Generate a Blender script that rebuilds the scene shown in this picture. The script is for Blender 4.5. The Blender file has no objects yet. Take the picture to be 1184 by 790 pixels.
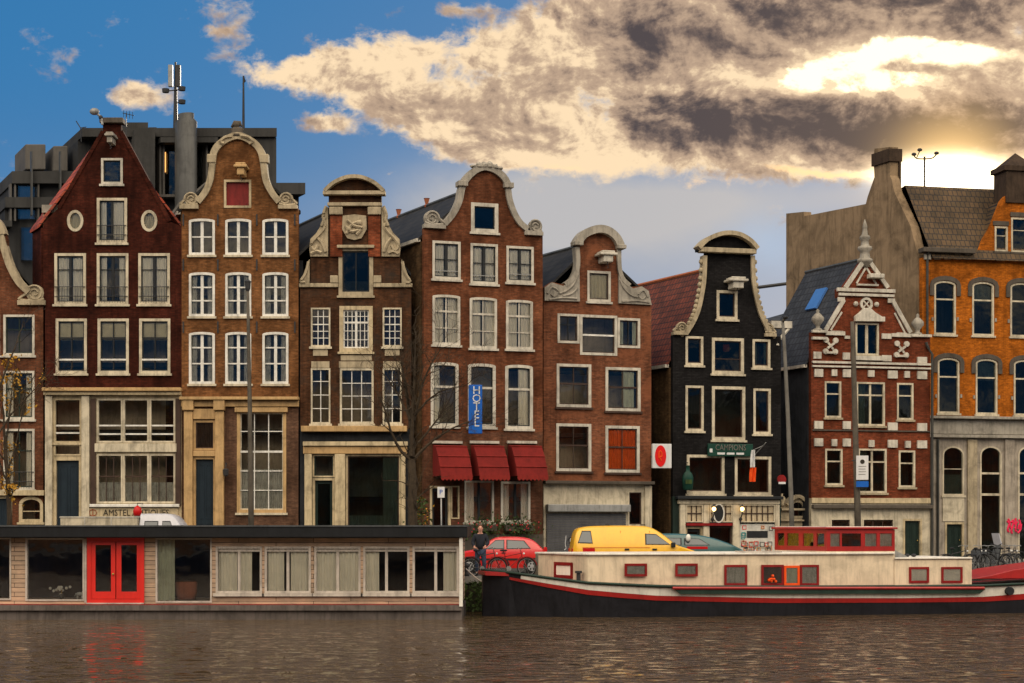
import bpy, bmesh, math, random
from mathutils import Vector, Matrix
from mathutils.geometry import tessellate_polygon
random.seed(7)
S = bpy.context.scene
COL = S.collection
R = math.radians
PI = math.pi
F = 2000.0; CXP = 592.0; HY = 608.0; CZ = 3.0      # lens in photo pixels, horizon row, eye height
GZ = 1.2                                           # street level above the water

def at(px, py, Y):
    return Vector(((px-CXP)*Y/F, Y, CZ+(HY-py)*Y/F))

# ------------------------------------------------------------------ materials
MATS = {}
def newmat(name):
    m = bpy.data.materials.new(name); m.use_nodes = True
    nt = m.node_tree; b = nt.nodes['Principled BSDF']
    MATS[name] = m
    return m, nt, b
def N(nt, t, **kw):
    n = nt.nodes.new(t)
    for k, v in kw.items():
        setattr(n, k, v)
    return n
def setin(n, **kw):
    for k, v in kw.items():
        n.inputs[k.replace('_', ' ')].default_value = v
def rgba(c): return (c[0], c[1], c[2], 1)
def mul(nt, a, b, fac=1.0, mode='MULTIPLY'):
    m = N(nt, 'ShaderNodeMix', data_type='RGBA', blend_type=mode)
    m.inputs[0].default_value = fac
    for i, s in ((6, a), (7, b)):
        if isinstance(s, tuple): m.inputs[i].default_value = rgba(s)
        else: nt.links.new(s, m.inputs[i])
    return m.outputs[2]
def ramp(nt, src, stops, interp='LINEAR'):
    r = N(nt, 'ShaderNodeValToRGB'); r.color_ramp.interpolation = interp
    e = r.color_ramp.elements
    while len(e) < len(stops): e.new(.5)
    for x, (p, c) in zip(e, stops):
        x.position = p; x.color = rgba(c if isinstance(c, tuple) else (c, c, c))
    nt.links.new(src, r.inputs[0])
    return r.outputs[0]
def noise(nt, vec, scale, detail=4, rough=.6, dist=0.0):
    n = N(nt, 'ShaderNodeTexNoise'); setin(n, Scale=scale, Detail=detail, Roughness=rough, Distortion=dist)
    if vec is not None: nt.links.new(vec, n.inputs['Vector'])
    return n.outputs['Fac']
def mapping(nt, vec, scale=(1, 1, 1), rot=(0, 0, 0)):
    m = N(nt, 'ShaderNodeMapping'); m.inputs['Scale'].default_value = scale; m.inputs['Rotation'].default_value = rot
    nt.links.new(vec, m.inputs[0]); return m.outputs[0]
def objco(nt, which='Object'):
    return N(nt, 'ShaderNodeTexCoord').outputs[which]
def bump(nt, b, h, strength=.3, dist=.02):
    n = N(nt, 'ShaderNodeBump'); setin(n, Strength=strength, Distance=dist)
    nt.links.new(h, n.inputs['Height']); nt.links.new(n.outputs[0], b.inputs['Normal'])

def brick(name, c1, c2, mortar, bw=.23, rh=.075, stain=.55, rough=.9, vec2='xyz', patch=None):
    if patch is None: patch = tuple(x*.25 for x in c1)
    m, nt, b = newmat(name)
    co = objco(nt)
    s = N(nt, 'ShaderNodeSeparateXYZ'); nt.links.new(co, s.inputs[0])
    if vec2 == 'xyz':
        a = N(nt, 'ShaderNodeMath', operation='ADD'); nt.links.new(s.outputs[0], a.inputs[0]); nt.links.new(s.outputs[1], a.inputs[1])
        h = a.outputs[0]
    else: h = s.outputs[1]
    c = N(nt, 'ShaderNodeCombineXYZ'); nt.links.new(h, c.inputs[0]); nt.links.new(s.outputs[2], c.inputs[1])
    br = N(nt, 'ShaderNodeTexBrick'); nt.links.new(c.outputs[0], br.inputs['Vector'])
    setin(br, Color1=rgba(c1), Color2=rgba(c2), Mortar=rgba(mortar), Scale=1.0, Mortar_Size=.009, Mortar_Smooth=.4, Bias=0.0)
    br.inputs['Brick Width'].default_value = bw; br.inputs['Row Height'].default_value = rh
    big = ramp(nt, noise(nt, co, .45, 6, .65, .5), [(.28, 1-stain*.95), (.5, 1.0), (.74, 1+stain*.85)])
    streak = ramp(nt, noise(nt, mapping(nt, co, (2.6, 2.6, .22)), 1.0, 5, .65), [(.3, 1-stain*.8), (.55, 1.0), (.8, 1+stain*.45)])
    fine = ramp(nt, noise(nt, mapping(nt, co, (4, 4, 11)), 1.0, 3, .7), [(.25, .5), (.5, 1.0), (.78, 1.7)])
    col = mul(nt, mul(nt, mul(nt, br.outputs[0], big), streak), fine)
    if patch:
        f = ramp(nt, noise(nt, co, .7, 5, .7, 1.0), [(.46, 0.0), (.68, .75)])
        mx = N(nt, 'ShaderNodeMix', data_type='RGBA'); nt.links.new(f, mx.inputs[0]); nt.links.new(col, mx.inputs[6]); mx.inputs[7].default_value = rgba(patch)
        col = mx.outputs[2]
    nt.links.new(col, b.inputs['Base Color']); b.inputs['Roughness'].default_value = rough
    b.inputs['Specular IOR Level'].default_value = .08
    bump(nt, b, br.outputs[1], -.35, .01)
    return m
def paint(name, c, rough=.6, dirt=.35, scale=1.0, spec=.2, metal=0.0, coat=0.0, vert=True, bumpy=0.0):
    m, nt, b = newmat(name)
    co = objco(nt)
    d1 = ramp(nt, noise(nt, co, 1.3*scale, 6, .68, .6), [(.3, 1-dirt), (.55, 1.0), (.8, 1+dirt*.25)])
    d2 = ramp(nt, noise(nt, mapping(nt, co, (7*scale, 7*scale, (.8 if vert else 7)*scale)), 1.0, 5, .7), [(.28, 1-dirt*.9), (.52, 1.0), (.8, 1.04)])
    tint = mul(nt, rgba(c)[:3], d1)
    nt.links.new(mul(nt, tint, d2), b.inputs['Base Color'])
    b.inputs['Roughness'].default_value = rough; b.inputs['Specular IOR Level'].default_value = spec
    b.inputs['Metallic'].default_value = metal; b.inputs['Coat Weight'].default_value = coat
    if bumpy: bump(nt, b, noise(nt, co, 9*scale, 5, .7), bumpy, .02)
    return m
def tiles(name, c1, c2, along=.26, row=.3, axis=1, gap=(.01, .01, .012)):
    m, nt, b = newmat(name)
    co = objco(nt); s = N(nt, 'ShaderNodeSeparateXYZ'); nt.links.new(co, s.inputs[0])
    c = N(nt, 'ShaderNodeCombineXYZ'); nt.links.new(s.outputs[axis], c.inputs[0]); nt.links.new(s.outputs[2], c.inputs[1])
    br = N(nt, 'ShaderNodeTexBrick'); nt.links.new(c.outputs[0], br.inputs['Vector'])
    setin(br, Color1=rgba(c1), Color2=rgba(c2), Mortar=rgba(gap), Scale=1.0, Mortar_Size=.035, Mortar_Smooth=.9)
    br.inputs['Brick Width'].default_value = along; br.inputs['Row Height'].default_value = row
    d = ramp(nt, noise(nt, co, .9, 6, .7, .4), [(.3, .45), (.55, 1.0), (.8, 1.35)])
    nt.links.new(mul(nt, br.outputs[0], d), b.inputs['Base Color']); b.inputs['Roughness'].default_value = .75
    b.inputs['Specular IOR Level'].default_value = .3
    bump(nt, b, br.outputs[1], -1.0, .05)
    return m
def glass(name, tint=(.75, .8, .8), refl=.10, rough=.03):
    m, nt, b = newmat(name)
    out = nt.nodes['Material Output']; nt.nodes.remove(b)
    tr = N(nt, 'ShaderNodeBsdfTransparent'); tr.inputs[0].default_value = rgba(tint)
    gl = N(nt, 'ShaderNodeBsdfGlossy'); gl.inputs['Roughness'].default_value = rough; gl.inputs['Color'].default_value = (.9, .93, .95, 1)
    # old uneven panes: each wavers a little
    bp = N(nt, 'ShaderNodeBump'); setin(bp, Strength=.12, Distance=.03)
    nt.links.new(noise(nt, objco(nt), 1.4, 2, .5), bp.inputs['Height']); nt.links.new(bp.outputs[0], gl.inputs['Normal'])
    fr = N(nt, 'ShaderNodeFresnel'); fr.inputs[0].default_value = 1.5
    ad = N(nt, 'ShaderNodeMath', operation='ADD', use_clamp=True); nt.links.new(fr.outputs[0], ad.inputs[0]); ad.inputs[1].default_value = refl-.04
    mx = N(nt, 'ShaderNodeMixShader'); nt.links.new(ad.outputs[0], mx.inputs[0]); nt.links.new(tr.outputs[0], mx.inputs[1]); nt.links.new(gl.outputs[0], mx.inputs[2])
    nt.links.new(mx.outputs[0], out.inputs[0])
    return m
def emit(name, c, k):
    m, nt, b = newmat(name)
    b.inputs['Base Color'].default_value = rgba(c); b.inputs['Emission Color'].default_value = rgba(c); b.inputs['Emission Strength'].default_value = k
    return m

paint('cream', (.52, .42, .26), dirt=.5); paint('cream_pale', (.56, .49, .36), dirt=.5)
paint('white', (.70, .68, .62), dirt=.35); paint('offwhite', (.54, .50, .42), dirt=.45)
paint('ochre', (.48, .31, .14), dirt=.4); paint('chimney_brick', (.055, .036, .024), .9, .5); paint('stone_cream', (.40, .33, .22), .85, .5, bumpy=.5)
paint('stone_grey', (.33, .30, .25), .85, .5, bumpy=.4); paint('stone_dark', (.09, .075, .06), .85, .4)
paint('frontstone', (.36, .31, .25), .85, .45, bumpy=.3); paint('stucco', (.25, .175, .105), .95, .55, .6, bumpy=.4)
paint('dark', (.018, .02, .022), .5, .3); paint('plaster', (.42, .34, .24), .9, .4); paint('darkgreen', (.014, .026, .020), .4, .3); paint('darkblue', (.015, .025, .035), .4, .3)
paint('brown', (.06, .035, .025), .6, .4); paint('metal_dark', (.04, .04, .042), .5, .3); paint('pipe', (.05, .05, .045), .6, .4)
paint('black_wall', (.022, .024, .028), .9, .6, bumpy=.4); paint('soot', (.02, .018, .016), .95, .5)
paint('red_shutter', (.20, .018, .015), .5, .4); paint('red_boat', (.33, .012, .010), .4, .25, spec=.45)
paint('red_door', (.62, .02, .012), .35, .12, spec=.5); paint('red_rail', (.22, .012, .012), .4, .3)
paint('awning_red', (.15, .010, .008), .85, .3); paint('awning_hem', (.22, .02, .015), .85, .3)
paint('hull_black', (.014, .014, .018), .42, .5); paint('boat_cream', (.68, .56, .40), .5, .3); paint('boat_white', (.72, .68, .60), .5, .25)
paint('boat_green', (.02, .04, .03), .4, .3); paint('fascia', (.010, .011, .013), .5, .4); paint('lead', (.07, .075, .08), .6, .4)
paint('office_grey', (.045, .044, .042), .8, .4, .3); paint('office_dark', (.032, .032, .032), .8, .5, .3); paint('office_light', (.10, .092, .082), .7, .3, .4)
paint('flue', (.075, .075, .072), .5, .35, metal=.3); paint('steel', (.30, .30, .29), .5, .4, metal=.3)
paint('pole', (.10, .085, .065), .7, .5); paint('pole_grey', (.16, .15, .13), .6, .4)
paint('car_red', (.60, .018, .015), .3, .12, spec=.6, coat=.6); paint('van_yellow', (.78, .42, .008), .35, .1, spec=.5, coat=.5)
paint('van_teal', (.035, .10, .10), .32, .15, spec=.5, coat=.5); paint('van_silver', (.50, .50, .54), .35, .12, spec=.5, coat=.4)
paint('tyre', (.015, .015, .015), .85, .3); paint('rim', (.45, .45, .45), .4, .3, metal=.5); paint('rubber', (.02, .02, .02), .7, .2)
paint('amber', (.7, .2, .02), .3, .1); paint('lamp_red', (.45, .01, .01), .3, .1); paint('lamp_clear', (.7, .7, .68), .2, .1)
paint('skin', (.55, .28, .20), .6, .1); paint('cloth_dark', (.02, .022, .03), .9, .3); paint('cloth_blue', (.05, .07, .12), .9, .3); paint('hair', (.09, .04, .02), .8, .3)
paint('bark', (.055, .040, .026), .95, .5, 3, bumpy=.6); paint('bark_green', (.06, .055, .025), .95, .5, 3, bumpy=.6)
paint('leaf_green', (.045, .075, .02), .7, .5); paint('leaf_yellow', (.50, .26, .03), .7, .45, 6); paint('flower', (.5, .04, .05), .7, .3)
paint('sign_blue', (.01, .10, .42), .4, .15); paint('sign_white', (.62, .62, .62), .5, .15); paint('sign_red', (.62, .01, .01), .4, .1); paint('sign_green', (.01, .05, .035), .4, .3)
paint('ink', (.03, .025, .02), .7, .1); paint('graffiti_pink', (.75, .03, .10), .7, .1); paint('graffiti_black', (.02, .02, .025), .7, .2)
paint('shutter_grey', (.10, .10, .105), .55, .35); paint('flag_orange', (.75, .08, .01), .8, .1); paint('flag_white', (.65, .65, .65), .8, .1)
paint('curtain_white', (.86, .80, .68), .95, .12); paint('curtain_green', (.55, .56, .42), .95, .2, 2); paint('blind_or_backing', (.62, .54, .36), .9, .15)
paint('curtain_orange', (.80, .13, .02), .9, .25, 2); paint('curtain_lace', (.52, .50, .44), .95, .4, 3); paint('pub_pane', (.55, .45, .30), .35, .3, 2)
paint('poster_white', (.55, .53, .47), .7, .3); paint('poster_teal', (.05, .25, .25), .7, .3); paint('poster_orange', (.6, .2, .05), .7, .3)
paint('skyglass', (.06, .16, .42), .15, .1, spec=.8); paint('terracotta', (.35, .11, .05), .8, .3); paint('brass', (.5, .33, .1), .35, .2, metal=.8)
glass('pane', (.95, .95, .93), refl=.05); glass('pane_dark', (.5, .55, .55), refl=.05); glass('pane_boat', (.95, .95, .94), refl=.13)
emit('lamp_glow', (1.0, .62, .22), 5.0); emit('strip_light', (1.0, .45, .12), 1.6)

brick('brick_h0', (0.1530, 0.0521, 0.0248), (0.1040, 0.0365, 0.0180), (0.0979, 0.0573, 0.0361))
brick('brick_dark_red', (0.0638, 0.0135, 0.0075), (0.0433, 0.0090, 0.0053), (0.0306, 0.0135, 0.0083), stain=.7)
brick('brick_orange', (0.2142, 0.0885, 0.0320), (0.1487, 0.0599, 0.0213), (0.1309, 0.0729, 0.0341), stain=.45)
brick('brick_purple', (0.1224, 0.0625, 0.0384), (0.0887, 0.0469, 0.0294), (0.1040, 0.0625, 0.0406))
brick('brick_brown', (0.0829, 0.0339, 0.0153), (0.0542, 0.0229, 0.0117), (0.0574, 0.0328, 0.0180), stain=.75, patch=(.035, .028, .022))
brick('brick_red', (0.2376, 0.0570, 0.0225), (0.1584, 0.0390, 0.0175), (0.1152, 0.0540, 0.0300))
brick('brick_h4', (0.1714, 0.0573, 0.0256), (0.1224, 0.0407, 0.0192), (0.1040, 0.0521, 0.0298))
brick('brick_h4_low', (0.1275, 0.0491, 0.0271), (0.0956, 0.0410, 0.0248), (0.1020, 0.0601, 0.0361))
brick('brick_h5', (0.1836, 0.0651, 0.0320), (0.1224, 0.0443, 0.0235), (0.1102, 0.0573, 0.0341), patch=(.24, .085, .04))
brick('brick_black', (0.0176, 0.0167, 0.0170), (0.0112, 0.0105, 0.0110), (0.0064, 0.0056, 0.0055), stain=.3)
brick('brick_h7', (0.1958, 0.0437, 0.0194), (0.1346, 0.0336, 0.0153), (0.0979, 0.0403, 0.0203), stain=.4)
brick('brick_amber', (0.4488, 0.1240, 0.0099), (0.3400, 0.0930, 0.0090), (0.2448, 0.0806, 0.0135), stain=.35)
brick('brick_side', (0.0892, 0.0491, 0.0225), (0.0595, 0.0355, 0.0180), (0.0654, 0.0437, 0.0225))
brick('quay_brick', (.05, .04, .028), (.03, .027, .02), (.02, .02, .016), bw=.4, rh=.16, patch=(.02, .032, .012))
tiles('roof_dark', (.030, .028, .026), (.018, .018, .018)); tiles('roof_red', (.17, .042, .022), (.10, .03, .018)); tiles('roof_slate', (.04, .045, .054), (.026, .03, .038), .3, .34)
tiles('roof_brown', (.10, .060, .028), (.065, .042, .02), axis=0, row=.32); tiles('roof_bright', (.42, .07, .03), (.30, .06, .03))

# weathered plank cladding for the houseboat
m, nt, b = newmat('planks'); co = objco(nt)
s = N(nt, 'ShaderNodeSeparateXYZ'); nt.links.new(co, s.inputs[0]); c = N(nt, 'ShaderNodeCombineXYZ'); nt.links.new(s.outputs[0], c.inputs[0]); nt.links.new(s.outputs[2], c.inputs[1])
br = N(nt, 'ShaderNodeTexBrick'); nt.links.new(c.outputs[0], br.inputs['Vector']); setin(br, Color1=(.50, .38, .28, 1), Color2=(.38, .30, .23, 1), Mortar=(.05, .035, .025, 1), Scale=1.0, Mortar_Size=.012, Mortar_Smooth=.5)
br.inputs['Brick Width'].default_value = 2.4; br.inputs['Row Height'].default_value = .145
g = ramp(nt, noise(nt, mapping(nt, co, (1.2, 1.2, 16)), 1.0, 6, .75, .3), [(.25, (.5, .45, .45)), (.5, (1.0, .95, .9)), (.75, (1.35, 1.15, 1.0))])
g2 = ramp(nt, noise(nt, co, .8, 5, .7), [(.3, (.6, .62, .6)), (.6, (1.1, 1.0, .95))])
nt.links.new(mul(nt, mul(nt, br.outputs[0], g), g2), b.inputs['Base Color']); b.inputs['Roughness'].default_value = .85; bump(nt, b, br.outputs[1], -.5, .02)
paint('trim_timber', (.50, .44, .38), .7, .4); paint('deck_timber', (.12, .10, .09), .85, .5)
# street: brick clinkers
brick('street', (.10, .09, .085), (.075, .07, .066), (.05, .05, .048), stain=.4)
paint('kerbstone', (.22, .21, .19), .9, .4); paint('ground', (.08, .08, .075), .95, .4, .2)

# canal water
m, nt, b = newmat('canal_water'); co = objco(nt)
w1 = noise(nt, mapping(nt, co, (.45, .4, 1)), 1.0, 2, .45, .8)
w2 = noise(nt, mapping(nt, co, (2.3, 2.4, 1)), 1.0, 3, .6, .6)
pw = N(nt, 'ShaderNodeMath', operation='POWER'); nt.links.new(w2, pw.inputs[0]); pw.inputs[1].default_value = 10.0
ad = N(nt, 'ShaderNodeMath', operation='MULTIPLY_ADD'); nt.links.new(pw.outputs[0], ad.inputs[0]); ad.inputs[1].default_value = 60.0; nt.links.new(w1, ad.inputs[2])
b.inputs['Base Color'].default_value = (.085, .054, .026, 1); b.inputs['Roughness'].default_value = .015; b.inputs['IOR'].default_value = 1.33
b.inputs['Specular IOR Level'].default_value = .5
bp = N(nt, 'ShaderNodeBump'); setin(bp, Strength=1.0, Distance=.10); nt.links.new(ad.outputs[0], bp.inputs['Height']); nt.links.new(bp.outputs[0], b.inputs['Normal'])

# ------------------------------------------------------------------ object helpers
def tag(o, label, cat, group=None, kind=None):
    if label: o['label'] = label
    if cat: o['category'] = cat
    if group: o['group'] = group
    if kind: o['kind'] = kind
    return o
def root(name, label, cat, loc=(0, 0, 0), rz=0.0, group=None):
    o = bpy.data.objects.new(name, None); COL.objects.link(o)
    o.location = loc; o.rotation_euler = (0, 0, rz); o.empty_display_size = .3
    return tag(o, label, cat, group)

class MB:
    def __init__(s): s.v = []; s.f = []
    def add(s, vs, fs):
        n = len(s.v); s.v += [tuple(v) for v in vs]; s.f += [tuple(i+n for i in f) for f in fs]; return s
    def box(s, x0, x1, y0, y1, z0, z1):
        if x1 < x0: x0, x1 = x1, x0
        if z1 < z0: z0, z1 = z1, z0
        return s.add([(x0,y0,z0),(x1,y0,z0),(x1,y1,z0),(x0,y1,z0),(x0,y0,z1),(x1,y0,z1),(x1,y1,z1),(x0,y1,z1)],
                     [(0,3,2,1),(4,5,6,7),(0,1,5,4),(1,2,6,5),(2,3,7,6),(3,0,4,7)])
    def prism(s, P, v0, v1, holes=(), dv=(0, 0)):
        """outline P of (u,z) points extruded from depth v0 to v1; holes cut right through; dv shears the back"""
        loops = [list(P)] + [list(h) for h in holes]
        flat = [p for l in loops for p in l]
        tr = tessellate_polygon([[Vector((p[0], p[1], 0)) for p in l] for l in loops])
        n = len(flat); k = len(s.v)
        vs = [(p[0], v0, p[1]) for p in flat] + [(p[0]+dv[0], v1, p[1]) for p in flat]
        fs = []
        for t in tr:
            a, b_, c_ = (flat[i] for i in t)
            cr = (b_[0]-a[0])*(c_[1]-a[1])-(b_[1]-a[1])*(c_[0]-a[0])
            if abs(cr) < 1e-10: continue
            t = tuple(t) if cr > 0 else tuple(reversed(t))
            fs.append(t); fs.append(tuple(i+n for i in reversed(t)))
        o = 0
        for li, l in enumerate(loops):
            m_ = len(l)
            area = sum(l[i][0]*l[(i+1) % m_][1]-l[(i+1) % m_][0]*l[i][1] for i in range(m_))
            for i in range(m_):
                a, b_ = o+i, o+(i+1) % m_
                q = (a, a+n, b_+n, b_) if (area > 0) == (li == 0) else (b_, b_+n, a+n, a)
                fs.append(q)
            o += m_
        return s.add(vs, fs)
    def tube(s, pts, r, n=6, cap=True, closed=False):
        pts = [Vector(p) for p in pts]; rs = r if isinstance(r, (list, tuple)) else [r]*len(pts)
        rings = []; m_ = len(pts)
        up = Vector((0, 0, 1))
        for i, p in enumerate(pts):
            if closed: d = pts[(i+1) % m_]-pts[i-1]
            else: d = pts[min(i+1, m_-1)]-pts[max(i-1, 0)]
            if d.length < 1e-9: d = Vector((0, 0, 1))
            d.normalize()
            a = d.cross(up)
            if a.length < .15: a = d.cross(Vector((0, 1, 0)))
            a.normalize(); c = a.cross(d)
            rings.append([p+(a*math.cos(2*PI*j/n)+c*math.sin(2*PI*j/n))*rs[i] for j in range(n)])
        vs = [v for rg in rings for v in rg]; fs = []
        for i in range(m_ if closed else m_-1):
            i2 = (i+1) % m_
            for j in range(n):
                fs.append((i*n+j, i2*n+j, i2*n+(j+1) % n, i*n+(j+1) % n))
        if cap and not closed:
            fs.append(tuple(range(n))); fs.append(tuple(reversed(range((m_-1)*n, m_*n))))
        return s.add(vs, fs)
    def lathe(s, prof, c=(0, 0, 0), n=12, sx=1.0, sy=1.0):
        vs = []; fs = []
        for (r, z) in prof:
            for j in range(n):
                a = 2*PI*j/n; vs.append((c[0]+r*sx*math.cos(a), c[1]+r*sy*math.sin(a), c[2]+z))
        m_ = len(prof)
        for i in range(m_-1):
            for j in range(n):
                fs.append((i*n+j, i*n+(j+1) % n, (i+1)*n+(j+1) % n, (i+1)*n+j))
        fs.append(tuple(reversed(range(n)))); fs.append(tuple(range((m_-1)*n, m_*n)))
        return s.add(vs, fs)
    def blob(s, c, r, n=10, m_=6, jit=0.0, rnd=None):
        rx, ry, rz = r if isinstance(r, (tuple, list)) else (r, r, r)
        vs = [(c[0], c[1], c[2]-rz)]; fs = []
        for i in range(1, m_):
            t = -PI/2+PI*i/m_
            for j in range(n):
                a = 2*PI*j/n; q = 1+(rnd.uniform(-jit, jit) if rnd else 0)
                vs.append((c[0]+rx*math.cos(t)*math.cos(a)*q, c[1]+ry*math.cos(t)*math.sin(a)*q, c[2]+rz*math.sin(t)*q))
        vs.append((c[0], c[1], c[2]+rz)); L = len(vs)-1
        for j in range(n):
            fs.append((0, 1+(j+1) % n, 1+j)); fs.append((L, L-n+j, L-n+(j+1) % n))
        for i in range(m_-2):
            for j in range(n):
                a = 1+i*n
                fs.append((a+j, a+(j+1) % n, a+n+(j+1) % n, a+n+j))
        return s.add(vs, fs)
    def ribbon(s, path, w, v0, v1, side=0.0):
        """band of width w following a (u,z) path; side shifts it (-.5..+.5 widths) off the path"""
        L, Rr = [], []
        m_ = len(path); ws = w if isinstance(w, (list, tuple)) else [w]*m_
        for i, p in enumerate(path):
            a = path[max(i-1, 0)]; b_ = path[min(i+1, m_-1)]
            d = Vector((b_[0]-a[0], b_[1]-a[1])); d.normalize() if d.length else None
            nx, nz = -d.y, d.x
            L.append((p[0]+nx*ws[i]*(.5+side), p[1]+nz*ws[i]*(.5+side))); Rr.append((p[0]-nx*ws[i]*(.5-side), p[1]-nz*ws[i]*(.5-side)))
        vs = [(q[0], v, q[1]) for v in (v0, v1) for q in L+Rr]; n = 2*m_; fs = []
        for i in range(m_-1):
            l0, l1, r0, r1 = i, i+1, m_+i, m_+i+1
            fs += [(l0, r0, r1, l1), (l0+n, l1+n, r1+n, r0+n), (l0, l1, l1+n, l0+n), (r0, r0+n, r1+n, r1)]
        e = m_-1
        fs += [(0, n, n+m_, m_), (e, m_+e, n+m_+e, n+e)]
        return s.add(vs, fs)
    def build(s, name, mat, parent=None, smooth=False, bevel=0.0, loc=None):
        me = bpy.data.meshes.new(name); me.from_pydata(s.v, [], s.f); me.update()
        o = bpy.data.objects.new(name, me); COL.objects.link(o)
        me.materials.append(MATS[mat])
        bm = bmesh.new(); bm.from_mesh(me)
        bmesh.ops.recalc_face_normals(bm, faces=bm.faces); bm.to_mesh(me); bm.free()
        if smooth:
            for p in me.polygons: p.use_smooth = True
        if bevel:
            b_ = o.modifiers.new('bevel', 'BEVEL'); b_.width = bevel; b_.segments = 2; b_.limit_method = 'ANGLE'
        if parent: o.parent = parent
        if loc: o.location = loc
        return o

def crom(pts, n=6):
    """smooth curve through the points"""
    out = []; P = [pts[0]]+list(pts)+[pts[-1]]
    for i in range(1, len(P)-2):
        for k in range(n):
            t = k/n; q = []
            for a in range(len(pts[0])):
                p0, p1, p2, p3 = P[i-1][a], P[i][a], P[i+1][a], P[i+2][a]
                q.append(.5*((2*p1)+(-p0+p2)*t+(2*p0-5*p1+4*p2-p3)*t*t+(-p0+3*p1-3*p2+p3)*t**3))
            out.append(tuple(q))
    out.append(tuple(pts[-1])); return out

def text_mesh(body, size, mat, parent, M, name='lettering', ext=.006, space=1.0, width=None, align='CENTER'):
    cu = bpy.data.curves.new(name, 'FONT'); cu.body = body; cu.size = size; cu.extrude = ext
    cu.align_x = align; cu.align_y = 'CENTER'; cu.space_character = space; cu.resolution_u = 2
    t = bpy.data.objects.new('tmp', cu); COL.objects.link(t)
    dg = bpy.context.evaluated_depsgraph_get(); dg.update()
    me = bpy.data.meshes.new_from_object(t.evaluated_get(dg))
    bpy.data.objects.remove(t); bpy.data.curves.remove(cu)
    if width:
        xs = [v.co.x for v in me.vertices]; k = width/(max(xs)-min(xs))
        for v in me.vertices: v.co.x *= k
    me.transform(M)
    me.materials.clear(); me.materials.append(MATS[mat]); me.name = name
    o = bpy.data.objects.new(name, me); COL.objects.link(o)
    if parent: o.parent = parent
    return o
def TM(u, v, z, rz=0.0):     # text standing upright, facing the canal
    return Matrix.Translation((u, v, z)) @ Matrix.Rotation(rz, 4, 'Z') @ Matrix.Rotation(PI/2, 4, 'X')

def offset_poly(P, d):
    n = len(P); out = []
    ar = sum(P[i][0]*P[(i+1) % n][1]-P[(i+1) % n][0]*P[i][1] for i in range(n)); sg = 1 if ar > 0 else -1
    for i in range(n):
        a, b_, c = Vector(P[i-1]), Vector(P[i]), Vector(P[(i+1) % n])
        d1 = (b_-a).normalized(); d2 = (c-b_).normalized()
        n1 = Vector((-d1.y, d1.x))*sg; n2 = Vector((-d2.y, d2.x))*sg
        m_ = (n1+n2); k = m_.length
        if k < 1e-6: out.append((b_.x+n1.x*d, b_.y+n1.y*d)); continue
        m_.normalize(); l = d/max(.35, m_.dot(n1)); out.append((b_.x+m_.x*l, b_.y+m_.y*l))
    return out
def shape(u0, u1, z0, z1, kind='rect', rise=.2):
    if u1 < u0: u0, u1 = u1, u0
    if z1 < z0: z0, z1 = z1, z0
    if kind == 'oval':
        c, d = (u0+u1)/2, (z0+z1)/2
        return [(c+(u1-u0)/2*math.cos(2*PI*i/20), d+(z1-z0)/2*math.sin(2*PI*i/20)) for i in range(20)]
    if kind == 'arch':
        rise = min(rise, (u1-u0)/2)
        n = 10; c = (u0+u1)/2; hw = (u1-u0)/2
        P = [(u0, z0), (u1, z0)]
        for i in range(n+1):
            a = PI*i/n
            P.append((c+hw*math.cos(a), z1-rise+rise*math.sin(a)))
        return P
    return [(u0, z0), (u1, z0), (u1, z1), (u0, z1)]
def inpoly(x, y, P):
    r = False; n = len(P)
    for i in range(n):
        (x1, y1), (x2, y2) = P[i], P[(i+1) % n]
        if (y1 > y) != (y2 > y) and x < (x2-x1)*(y-y1)/(y2-y1)+x1: r = not r
    return r

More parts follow.
